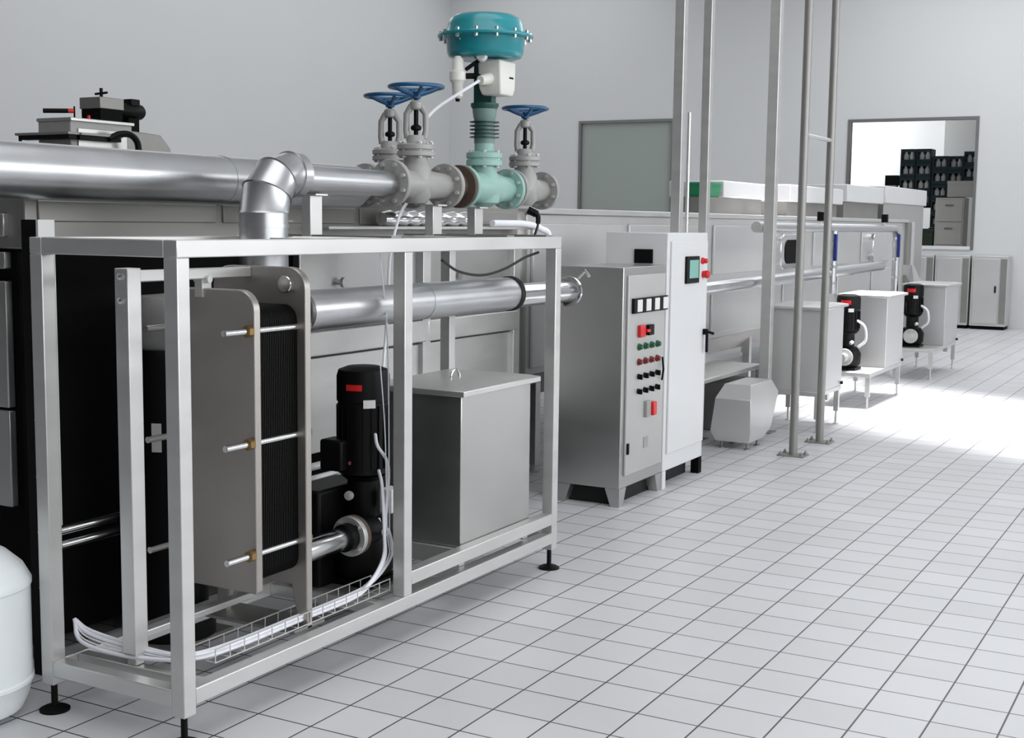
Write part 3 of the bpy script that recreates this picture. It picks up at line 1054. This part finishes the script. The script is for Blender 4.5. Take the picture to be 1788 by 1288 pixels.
# ================================================================== WASH TANKS WITH STANDS
def wash_tank(y0, y1, tray_front, label, with_tray):
    x0, x1 = -.70, -.275
    zb, zt = .30, .90
    r = thing('wash_tank', label, 'tank', ((x0 + x1) / 2, (y0 + y1) / 2, 0), 'square tanks along the line')
    MB().box((x0, y0, zb), (x1, y1, zt)).build('body', STEEL_LIGHT, r, .004)
    l = MB()
    l.hull([l.rect(x0 - .03, x1 + .025, y0 - .035, y1 + .035, zt), l.rect(x0 - .03, x1 + .025, y0 - .035, y1 + .035, zt + .02), l.rect(x0 + .03, x1 - .03, y0 + .03, y1 - .03, zt + .03)])
    l.build('lid', STEEL, r, .003)
    ys = tray_front if with_tray else y0
    MB().box((x0, ys, zb - .035), (x1, y1, zb)).build('tray', STEEL, r, .003)
    for x in (x0 + .025, x1 - .025):
        for y in (ys + .025, y1 - .025):
            g = MB()
            g.box((x - .018, y - .018, .10), (x + .018, y + .018, zb - .035))
            g.lathe([(.022, 0), (.022, .006), (.009, .010), (.009, .11)], (x, y, 0), (0, 0, 1), 14)
            g.build('leg', STEEL, r)
    MB().lathe([(.03, -.02), (.03, .02)], (x1 - .06, (y0 + y1) / 2 + .08, zb - .07), (1, 0, 0), 18).build('drain_valve', STEEL, r)
    MB().tube([(x1 - .06, (y0 + y1) / 2 + .08, zb - .07), (x1 - .06, (y0 + y1) / 2 + .08, zb)], .016, 10).build('drain_pipe', STEEL, r)
    MB().lathe([(.012, 0), (.012, .02)], (x1, y1 - .03, zb + .02), (1, .3, 0), 10).build('plug', BLACK, r)
    return r


wash_tank(5.93, 6.50, 5.93, 'square steel tank on legs behind the slim poles, nearest of the tanks along the line', False)
wash_tank(7.90, 8.53, 7.40, 'square steel tank on a stand, between the slim poles and the last tank', True)
wash_tank(10.42, 11.10, 9.90, 'farthest square steel tank on a stand, beside the far wall end of the line', True)
pump(-.535, 7.62, .30, .635, 'black pump with red badge in front of the second tank along the line', 'black vertical pumps', .10)
pump(-.54, 10.14, .30, .635, 'black pump with red badge in front of the farthest tank along the line', 'black vertical pumps', .10)


# ================================================================== POLES
def square_pole(x, y, s, label, z1=6.0):
    r = thing('square_pole', label, 'pole', (x, y, 0), 'square poles to the ceiling')
    MB().box((x - s / 2, y - s / 2, .008), (x + s / 2, y + s / 2, z1)).build('tube', STEEL, r, .004)
    MB().box((x - s, y - s, 0), (x + s, y + s, .008)).build('base_plate', STEEL_DULL, r)
    return r


square_pole(-.93, 4.70, .066, 'square steel pole rising behind the tall cabinet, left one of two')
square_pole(-.93, 5.20, .060, 'square steel pole rising behind the tall cabinet, right one of two')
square_pole(-.64, 5.77, .075, 'stout square steel pole behind the faceted box, against the nearest tank')
MBp = MB().cyl((-.95, 4.93, 0), (-.95, 4.93, 2.25), .012, seg=10)
tag(MBp.build('conduit', STEEL), 'thin steel conduit between the two poles behind the tall cabinet', 'conduit')


def round_pole(x, y, label):
    r = thing('round_pole', label, 'pole', (x, y, 0), 'round poles bolted to the floor')
    MB().cyl((x, y, .008), (x, y, 6.0), .027, seg=24).build('tube', STEEL_DULL, r)
    MB().box((x - .09, y - .07, 0), (x + .09, y + .07, .008)).build('base_plate', STEEL_DULL, r, .002)
    b = MB().lathe([(.012, .008), (.012, .018), (.006, .02), (.006, .03)], (x - .07, y - .05, 0), (0, 0, 1), 6)
    copies(b.build('anchor_bolt', STEEL_DULL, r), [(.14, 0, 0), (0, .10, 0), (.14, .10, 0)])


round_pole(-.16, 4.93, 'left one of the slim round poles bolted to the tiles, joined by a bar')
round_pole(-.16, 5.55, 'right one of the slim round poles bolted to the tiles, joined by a bar')
tb = MB().cyl((-.16, 4.957, 2.085), (-.16, 5.523, 2.085), .014, seg=14)
tag(tb.build('tie_bar', STEEL), 'short horizontal bar joining the two slim round poles', 'bar')


# ================================================================== TUNNEL WASHER (near and far bodies)
def near_tunnel():
    xf, xk, y0, y1, zt = -1.10, -2.7, -.46, 2.86, 1.585
    r = thing('tunnel_washer', 'long stainless washer body with panelled side behind the front frame', 'machine', (-1.9, 1.2, 0), 'stainless line machines')
    MB().box((xk, y0 + .02, .06), (xf - .06, y1, 1.44)).build('body', DARK, r)  # near-black colour puts the open bay's shade into the body
    MB().box((xk, y0 + .01, 1.40), (xf - .01, y1, zt)).build('top_beam', STEEL_DULL, r, .006)
    for ya, yb in ((-.40, .45), (.49, 1.35), (1.39, 2.80)):
        MB().box((xf - .012, ya, 1.49), (xf - .002, yb, 1.56)).build('top_panel', STEEL_DULL, r, .004)
    MB().box((xf - .01, 1.0, 1.468), (xf + .12, y1 - .05, 1.482)).build('hose_shelf', STEEL, r, .003)
    # front end panels (facing the aisle end)
    for z0, z1 in ((1.44, 1.515), (1.335, 1.39), (.875, 1.295), (.54, .865)):
        MB().box((xk + .02, y0 - .01, z0), (xf - .09, y0 + .02, z1)).build('end_panel', STEEL_SHEET, r, .004)
    # side panels from y=0.95 on, dark body face as shaded bay before that
    ys = [.95, 1.92, 2.84]
    for a, b in zip(ys[:-1], ys[1:]):
        MB().box((xf - .06, a + .03, 1.04), (xf - .02, b - .03, 1.385)).build('upper_door', STEEL_SHEET, r, .006)
        MB().box((xf - .06, a + .01, .925), (xf + .015, b - .01, 1.03)).build('ledge', STEEL, r, .006)
        MB().box((xf - .06, a + .02, .50), (xf - .01, b - .02, .915)).build('lower_panel', STEEL, r, .004)
        MB().lathe([(.012, 0), (.012, .02), (.024, .024), (.022, .038)], (xf - .02, a + .30, 1.235), (1, 0, 0), 16).build('knob', CHROME, r)
    for y in (1.92, 2.82):
        MB().box((xf - .05, y - .035, .16), (xf + .012, y + .035, 1.40)).build('side_post', STEEL, r, .003)
    for z in (.43, .48):
        MB().cyl((xf + .04, -.40, z - .02), (xf + .04, 2.8, z - .02), .017, seg=14).build('side_rail', CHROME, r)
        for yy in (-.38, .95, 2.7):
            MB().box((xf - .07, yy - .015, z - .03), (xf + .04, yy + .015, z - .01)).build('rail_bracket', STEEL_DULL, r)
    for x in (xf - .12, xk + .1):
        for y in (y0 + .1, 1.2, y1 - .1):
            MB().lathe([(.04, 0), (.04, .01), (.02, .02), (.02, .17)], (x, y, 0), (0, 0, 1), 14).build('foot', STEEL_DULL, r)


near_tunnel()

# black corner angle with rivets
r_ = thing('corner_angle', 'black riveted angle post with a bright edge, left of the front frame', 'post', (-1.09, -.50, 0))
MB().box((-1.066, -.505, .0), (-.996, -.485, 1.497)).build('flat', BLACK, r_, .002)
MB().box((-.996, -.506, .50), (-.986, -.44, 1.497)).build('bright_edge', LABEL_W, r_)
rv = MB().lathe([(.008, 0), (.007, .005), (.003, .008)], (-1.018, -.505, .30), (0, -1, 0), 10)
copies(rv.build('rivet', CHROME, r_), [(0, 0, i * .185) for i in range(1, 7)])


def black_motor():
    x, y = -.945, .02
    r = thing('boiler_motor', 'tall black cylindrical motor housing with grey cap, behind the heat exchanger column', 'motor', (x, y, 0))
    MB().lathe([(.15, .02), (.15, .10), (.125, .12), (.125, 1.03), (.11, 1.05)], (x, y, 0), (0, 0, 1), 32).build('housing', BLACK, r)
    MB().lathe([(.10, 1.05), (.118, 1.08), (.118, 1.20), (.105, 1.235), (.0, 1.245)], (x, y, 0), (0, 0, 1), 32).build('cap', PAINT_GREY, r)
    MB().box((x - .16, y - .16, 0), (x + .14, y + .16, .02)).build('base_plate', STEEL_DULL, r)
    MB().arc_band((x, y), .125, .70, .80, -1.32, -1.05, .004, 6).build('nameplate', LABEL_W, r)


black_motor()


# foil-wrapped hose and white hose behind the frame top
tag(MB().tube(smooth_path([(-1.03, 1.45, 1.514), (-1.03, 1.65, 1.516), (-1.03, 1.85, 1.514), (-1.03, 2.1, 1.516), (-1.03, 2.3, 1.514)], 6),
              [.030 + .005 * ((i * 7) % 3) for i in range(25)], 12).build('hose', CHROME), 'crinkled foil-wrapped hose lying on the washer top beam behind the valves', 'hose')
tag(MB().tube(smooth_path([(-.965, 2.33, 1.50), (-.965, 2.5, 1.50), (-.960, 2.66, 1.498), (-.95, 2.82, 1.475), (-.93, 2.90, 1.40), (-.93, 2.91, 1.0), (-.93, 2.91, .4), (-.93, 2.91, .02)], 6),
              .017, 12).build('hose', CABLE_W), 'white hose bending down behind the far end of the frame', 'hose')


def far_tunnel():
    xf, xk, y0, y1, zb, zt = -1.22, -2.7, 3.2, 13.4, .46, 1.575
    r = thing('tunnel_washer', 'long stainless washer body with round port and pipes, behind the poles and square tanks', 'machine', (-1.95, 8.3, 0), 'stainless line machines')
    MB().box((xk, y0, .62), (xf - .02, y1 - .6, zt - .02)).build('body', STEEL_LIGHT, r, .006)
    MB().box((xk - .02, y0 - .02, zt - .02), (xf + .02, y1 - .58, zt + .015)).build('top_edge', STEEL, r, .005)
    MB().hull([[(xk, y0 + .1, zb), (xf - .18, y0 + .1, zb), (xf - .18, 12.2, zb), (xk, 12.2, zb)], [(xk, y0, .62), (xf - .02, y0, .62), (xf - .02, 12.6, .62), (xk, 12.6, .62)]]).build('sump', STEEL_DULL, r)
    for a in (3.25, 4.6, 6.2, 8.9, 10.7):
        MB().box((xf - .02, a, 1.12), (xf + .0, a + 1.25, 1.50)).build('side_panel', STEEL_LIGHT, r, .006)
    for a in (3.25, 4.6, 6.2, 8.0, 9.8, 11.2):
        MB().box((xf - .02, a, .66), (xf - .004, a + 1.2, 1.04)).build('lower_panel', STEEL_LIGHT, r, .006)
    hp = MB()
    hp.prism([(a, b) for a, b in rounded(7.70, 8.28, 1.12, 1.43, .10, .10)], 'x', xf - .02, xf + .06)
    ho = hp.build('round_hatch', CHROME, r, .008)
    MB().prism(rounded(7.80, 8.18, 1.17, 1.38, .08, .08), 'x', xf + .06, xf + .066).build('hatch_window', DARK, ho)
    MB().prism(rounded(10.95, 11.45, 1.12, 1.43, .10, .10), 'x', xf - .02, xf + .06).build('round_hatch', CHROME, r, .008)
    MB().box((xf - .25, y1 - .62, .70), (xf + .02, y1 - .45, 1.56)).build('end_frame', STEEL_DULL, r, .004)
    MB().box((xf - .25, y1 - .40, .70), (xf + .02, y1 - .25, 1.56)).build('end_frame', STEEL_LIGHT, r, .004)
    MB().hull([[(xf - .2, 12.9, .74), (xf + .1, 12.9, .74), (xf + .1, 13.5, .74), (xf - .2, 13.5, .74)],
               [(xf - .2, 12.7, 1.05), (xf + .1, 12.7, 1.05), (xf + .1, 12.78, 1.05), (xf - .2, 12.78, 1.05)]]).build('discharge_chute', CHROME, r)
    for x in (xf - .12, xk + .1):
        for y in (3.5, 5.6, 7.4, 9.2, 11.0, 12.6):
            g = MB().box((x - .03, y - .03, .05), (x + .03, y + .03, zb + .17))
            g.lathe([(.045, 0), (.045, .01), (.018, .02), (.018, .06)], (x, y, 0), (0, 0, 1), 14)
            g.build('leg', STEEL, r)


far_tunnel()

# box and tray under the far washer, behind the faceted cover
t_ = thing('drip_tray', 'flat steel tray on thin legs under the washer, behind the faceted box', 'tray', (-1.0, 5.6, 0))
MB().box((-1.19, 4.9, .425), (-.80, 6.2, .455)).build('top', STEEL, t_, .004)
for x in (-1.16, -.83):
    for y in (4.95, 6.15):
        MB().cyl((x, y, 0), (x, y, .425), .012, seg=10).build('leg', STEEL, t_)
tag(MB().box((-1.20, 5.62, .0), (-.84, 6.10, .36)).build('crate', STEEL_DULL, None, .01), 'low dull steel crate under the tray, left of the nearest square tank', 'crate')


# upright cylinder between the two washers
vt = thing('upright_vessel', 'narrow upright steel cylinder at the gap above the short cabinet', 'vessel', (-1.42, 3.02, 0))
MB().lathe([(.12, .10), (.14, .13), (.14, 1.50), (.12, 1.56), (.06, 1.585), (0, 1.59)], (-1.30, 3.03, 0), (0, 0, 1), 32).build('shell', STEEL_DULL, vt)
for a in (0, 2.1, 4.2):
    MB().cyl((-1.30 + .11 * math.cos(a), 3.03 + .11 * math.sin(a), 0), (-1.30 + .11 * math.cos(a), 3.03 + .11 * math.sin(a), .13), .014, seg=10).build('leg', STEEL, vt)


# pipes along the far washer
def line_pipes():
    x = -.76
    r = thing('wash_pipe', 'long bright pipe running along the washer at half height behind the poles', 'pipe', (x, 7.3, 1.03), 'bright pipes along the washer')
    MB().tube([(x - .35, 4.48, 1.08), (x - .10, 4.48, 1.08), (x - .03, 4.52, 1.08), (x, 4.62, 1.08), (x, 9.65, 1.12)], .044, 20).build('tube', CLAD, r)
    for y in (5.6, 7.4, 8.6):
        MB().box((xw(x), y - .015, 1.06), (x, y + .015, 1.075)).build('bracket', STEEL_DULL, r)
    x2 = -.72
    r = thing('wash_pipe', 'upper bright pipe bending down at its far end into the farthest pump', 'pipe', (x2, 8.0, 1.46), 'bright pipes along the washer')
    pts = [(x2, 5.75, 1.492), (x2, 9.95, 1.487)] + arc_pts((x2, 9.95, 1.347), (0, 0, 1), (0, 1, 0), .14, 0, PI / 2, 8)[1:] + [(x2, 10.09, .66)]
    MB().tube(pts, .036, 18).build('tube', CLAD, r)
    MB().cyl((x2, 7.75, 1.48), (x2, 7.75, .93), .034, seg=16).build('drop_pipe', CLAD, r)
    for y, z in ((7.75, 1.34), (10.09, 1.33)):
        v = MB().lathe([(.045, -.03), (.045, .03)], (x2, y, z), (0, 0, 1), 18).build('valve_body', STEEL, r)
        MB().box((x2 + .02, y - .075, z - .13), (x2 + .05, y - .045, z + .10)).build('valve_handle', BLUE_H, r, .006)
    for y in (7.35, 9.55):
        g = MB().cyl((x2, y, 1.515), (x2, y, 1.545), .007, seg=8).build('gauge_stem', STEEL, r)
        MB().box((x2 - .03, y - .025, 1.545), (x2 + .03, y + .025, 1.625)).build('gauge', BLACK, r, .008)
    v = MB().lathe([(.04, -.10), (.04, .10)], (x2, 5.80, 1.492), (0, 1, 0), 16)
    v.build('end_valve', STEEL, r)
    for y, z in ((7.75, 1.16), (7.75, 1.02), (10.09, 1.18), (10.09, 1.0)):
        MB().lathe([(.040, -.012), (.040, .012)], (x2, y, z), (0, 0, 1), 18).build('union_nut', CHROME, r)


def xw(x):
    return -1.24


line_pipes()

# hoods on the far washer
hood_label = ['white box hood on the washer top, just right of the green crate',
              'white box hood on the washer top, behind the slim poles',
              'white box hood on the washer top, in front of the store room window, left one',
              'white box hood on the washer top, in front of the store room window, right one']
for (a, b, z0, z1), lab in zip(((7.15, 8.35, 1.735, 1.875), (9.0, 10.9, 1.735, 1.90), (11.07, 12.74, 1.775, 1.965), (12.85, 15.2, 1.79, 2.00)), hood_label):
    h_ = thing('hood', lab, 'hood', (-1.75, (a + b) / 2, 1.59 if b < 13 else 0), 'white hoods on the washer')
    MB().box((-2.0, a, z0), (-1.5, b, z1)).build('cover', PAINT_WHITE, h_, .01)
    if b < 13:
        MB().box((-1.95, a + .06, 1.59), (-1.55, b - .06, z0)).build('base', STEEL_DULL, h_, .004)
    else:
        MB().box((-1.97, a + .03, .0), (-1.53, b - .03, z0)).build('base', STEEL_SHEET, h_, .004)
c_ = thing('crate', 'small green crate on the washer top, behind the square pole', 'crate', (-1.62, 6.83, 1.59))
MB().box((-1.76, 6.72, 1.59), (-1.50, 7.12, 1.73)).build('stand', STEEL_DULL, c_, .004)
MB().hull([[(-1.66, 6.77, 1.73), (-1.52, 6.77, 1.73), (-1.52, 7.08, 1.73), (-1.66, 7.08, 1.73)],
           [(-1.67, 6.75, 1.845), (-1.50, 6.75, 1.845), (-1.50, 7.10, 1.845), (-1.67, 7.10, 1.845)]]).build('box', GREEN_SIGN, c_, .006)
MB().box((-1.675, 6.745, 1.83), (-1.495, 7.105, 1.848)).build('rim', GREEN_SIGN, c_, .003)


# ================================================================== FAR WALL CABINETS
for i, (xa, xb, d, lab) in enumerate(((-2.04, -1.72, .40, 'pale steel locker against the far wall, left of three'),
                                      (-1.70, -1.20, .40, 'pale steel locker against the far wall, middle of three'),
                                      (-1.17, -.66, .40, 'pale steel locker against the far wall, right of three'))):
    l_ = thing('locker', lab, 'locker', ((xa + xb) / 2, 17.2, 0), 'lockers below the store room window')
    yf = 17.38 - d
    MB().box((xa, yf, .05), (xb, 17.38, 1.09)).build('body', STEEL_LIGHT, l_, .006)
    MB().box((xa + .02, yf + .02, 0), (xb - .02, 17.36, .05)).build('dark_base', DARK, l_)
    MB().box((xa + .03, yf - .014, .09), (xb - .12, yf, 1.05)).build('door', STEEL_LIGHT, l_, .005)
    MB().box((xb - .10, yf - .010, .09), (xb - .01, yf, 1.05)).build('side_strip', STEEL_DULL, l_, .003)
    MB().box((xb - .17, yf - .03, .55), (xb - .15, yf - .014, .65)).build('handle', DARK, l_)


# ================================================================== STORE ROOM CONTENTS
def crate_stack():
    n = 0
    base = thing('crate', 'dark teal crate of white bottles in the store room stack', 'crate', (0, 19.3, 0), 'dark crates seen through the far window')
    w_, d_, h_ = .245, .34, .235
    c = MB()
    t = .022
    for x in (0, w_ - t):
        c.box((x, 19.3, 0), (x + t, 19.3 + d_, h_))
    c.box((t, 19.3, 0), (w_ - t, 19.3 + d_, .02))
    c.box((t, 19.3, h_ - .05), (w_ - t, 19.3 + t, h_))
    c.box((t, 19.3, .02), (w_ - t, 19.3 + t, .06))
    c.box((t, 19.3 + d_ - t, .02), (w_ - t, 19.3 + d_, h_))
    c.build('shell', CRATE, base, .003)
    for k in range(2):
        MB().lathe([(.040, .021), (.042, .03), (.042, .14), (.02, .17), (.02, .20)], (.072 + k * .1, 19.40, 0), (0, 0, 1), 14).build('bottle', LABEL_W, base)
    # positions of stack: columns of (x, bottom z, count)
    cols = [(-2.81, 1.86, 4, 'left'), (-2.55, 1.86, 4, 'left'), (-2.28, 1.50, 5, 'right'), (-2.03, 1.97, 3, 'right'), (-1.78, 2.28, 2, 'right')]
    rows = ['lowest', 'second', 'third', 'fourth', 'topmost']
    names = ['first', 'second', 'third', 'fourth', 'fifth']
    used = False
    for ci, (x, z, k, side) in enumerate(cols):
        for i in range(k):
            lab = 'crate of white bottles through the far window, %s in the %s column from left' % ('topmost' if i == k - 1 else rows[i], names[ci])
            if not used:
                base.location = (x, 19.3, z)
                base['label'] = lab
                used = True
            else:
                dup(base, Vector((x, 19.3, z + i * .237)) - Vector(base.location), lab)
    # shelf the crates stand on
    sh = thing('storage_rack', 'dark rack under the crates in the store room', 'rack', (-2.2, 19.45, 0))
    MB().box((-2.86, 19.28, 1.83), (-2.29, 19.66, 1.858)).build('shelf', DARK, sh)
    MB().box((-2.29, 19.28, 1.47), (-2.02, 19.66, 1.498)).build('shelf', DARK, sh)
    MB().box((-2.03, 19.45, 1.94), (-1.78, 19.66, 1.968)).build('shelf', DARK, sh)
    MB().box((-1.78, 19.45, 2.25), (-1.50, 19.66, 2.278)).build('shelf', DARK, sh)
    for x, zt in ((-2.86, 1.83), (-2.29, 1.83), (-1.53, 2.25)):
        MB().box((x, 19.60, 0), (x + .03, 19.66, zt)).build('upright', DARK, sh)
    k = thing('carton', 'grey carton in the store room, above the drawer unit', 'carton', (-1.75, 19.2, 1.98))
    MB().box((-1.96, 18.98, 2.0), (-1.56, 19.25, 2.26)).build('box', CARTON, k, .004)
    MB().box((-1.965, 18.975, 2.20), (-1.555, 19.255, 2.262)).build('lid', CARTON, k, .004)
    d = thing('drawer_unit', 'pale drawer unit in the store room, behind the far window', 'drawers', (-1.89, 19.0, 0))
    MB().box((-2.11, 18.85, .05), (-1.66, 19.27, 1.985)).build('body', CARTON, d, .006)
    for i in range(5):
        z = .10 + i * .375
        fo = MB().box((-2.09, 18.832, z), (-1.68, 18.85, z + .35)).build('drawer', CARTON, d, .004)
        MB().box((-1.95, 18.818, z + .25), (-1.82, 18.832, z + .275)).build('handle', FRAME_GREY, fo)
    b = thing('bin', 'dark green bin in the store room, left of the drawer unit', 'bin', (-2.25, 19.0, 0))
    MB().hull([[(-2.38, 18.87, 0), (-2.14, 18.87, 0), (-2.14, 19.13, 0), (-2.38, 19.13, 0)], [(-2.42, 18.83, 1.48), (-2.13, 18.83, 1.48), (-2.13, 19.17, 1.48), (-2.42, 19.17, 1.48)]]).build('tub', DGREEN, b, .01)
    MB().box((-2.425, 18.82, 1.42), (-2.125, 19.18, 1.465)).build('rim', DGREEN, b, .004)
    s = thing('box', 'small black box beside the crate stack in the store room', 'box', (-2.96, 19.4, 2.2))
    MB().box((-3.05, 19.28, 2.20), (-2.83, 19.5, 2.37)).build('case', BLACK, s, .005)
    MB().box((-3.05, 19.28, 0), (-2.87, 19.5, 2.20)).build('pedestal', PAINT_WHITE, s, .005)


crate_stack()


# ================================================================== BACKGROUND MACHINE AT LEFT
def labeller():
    r = thing('capping_machine', 'grey machine head with black motor, seen above the thick pipe at left', 'machine', (-2.5, 1.2, 1.585))
    zb = 1.585
    MB().box((-2.72, 1.02, zb), (-2.50, 1.41, 1.965)).build('cabinet', PAINT_GREY, r, .006)
    MB().prism([(1.41, zb), (1.69, zb), (1.69, 1.86), (1.62, 1.925), (1.41, 1.935)], 'x', -2.72, -2.51).build('side_housing', STEEL_DULL, r, .006)
    MB().box((-2.498, 1.06, zb + .02), (-2.493, 1.37, 1.925)).build('door', STEEL_SHEET, r, .003)
    MB().box((-2.725, 1.015, 1.955), (-2.492, 1.42, 1.972)).build('top_plate', STEEL_SHEET, r, .003)
    MB().box((-2.65, 1.225, 1.972), (-2.52, 1.37, 2.05)).build('gearbox', DARK, r, .005)
    MB().box((-2.655, 1.22, 2.03), (-2.515, 1.375, 2.085)).build('gearbox_lid', STEEL_DULL, r, .003)
    sp = MB().cyl((-2.59, 1.30, 2.085), (-2.59, 1.30, 2.135), .008, seg=8)
    sp.cyl((-2.63, 1.30, 2.108), (-2.55, 1.30, 2.112), .006, seg=8)
    sp.build('spindle', BLACK, r)
    MB().lathe([(.018, -.03), (.022, 0), (.036, .03), (.038, .05), (.038, .14), (.028, .155)], (-2.57, 1.395, 2.035), (0, 1, 0), 20).build('motor', BLACK, r)
    MB().box((-2.60, 1.45, 2.06), (-2.54, 1.51, 2.095)).build('motor_terminal_box', BLACK, r, .005)
    MB().box((-2.60, 1.43, 1.93), (-2.54, 1.50, 2.00)).build('motor_bracket', DARK, r)
    MB().cyl((-2.66, 1.00, 2.005), (-2.58, 1.08, 2.008), .011, seg=10).build('lever', BLACK, r)
    MB().cyl((-2.58, 1.08, 2.008), (-2.565, 1.10, 2.009), .011, seg=10).build('lever_grip', RED, r)
    MB().cyl((-2.56, 1.10, 1.972), (-2.56, 1.10, 2.03), .004, seg=8).build('lever_post', DARK, r)
    MB().lathe([(.009, 0), (.007, .02)], (-2.54, 1.17, 1.972), (0, 0, 1), 10).build('red_knob', RED, r)
    a = MB().box((-2.80, .95, 1.888), (-2.44, 1.02, 1.900))
    a.box((-2.49, 1.02, 1.888), (-2.43, 1.28, 1.900))
    a.build('guide_shelf', STEEL_DULL, r, .002)
    a = MB().box((-2.78, .96, 1.868), (-2.45, 1.01, 1.888))
    a.box((-2.485, 1.02, 1.868), (-2.44, 1.28, 1.888))
    a.build('shelf_bracket', BLACK, r, .002)
    h = MB().tube(smooth_path([(-2.44, 1.20, 1.88), (-2.42, 1.25, 1.905), (-2.41, 1.31, 1.905), (-2.41, 1.355, 1.87), (-2.41, 1.36, 1.80), (-2.42, 1.36, 1.70)], 5), .016, 8)
    h.build('hose', BLACK, r)
    MB().cyl((-2.78, .965, zb), (-2.78, .965, 1.888), .008, seg=8).build('strut', BLACK, r)


labeller()


# ================================================================== WHITE DRUM
def drum():
    x, y, R = -.968, -.865, .213
    r = thing('gas_drum', 'white painted steel drum with domed shoulder, cut off at the lower left corner', 'drum', (x, y, 0))
    MB().lathe([(.15, .005), (.180, .02), (.198, .06), (.207, .10), (R, .105), (R, .115), (.209, .12), (.209, .395), (R, .40), (R, .412), (.206, .425), (.19, .455), (.145, .497), (.095, .525), (.08, .532), (.07, .54)],
               (x, y, 0), (0, 0, 1), 48).build('body', DRUM, r)
    c = MB()
    c.lathe([(.084, .520), (.090, .525), (.088, .59), (.080, .595), (.074, .59), (.074, .525)], (x, y, 0), (0, 0, 1), 32, cap=False)
    c.build('collar', DRUM, r)
    MB().lathe([(.02, .53), (.024, .545), (.024, .575), (.012, .58)], (x, y, 0), (0, 0, 1), 16).build('valve', STEEL, r)


drum()
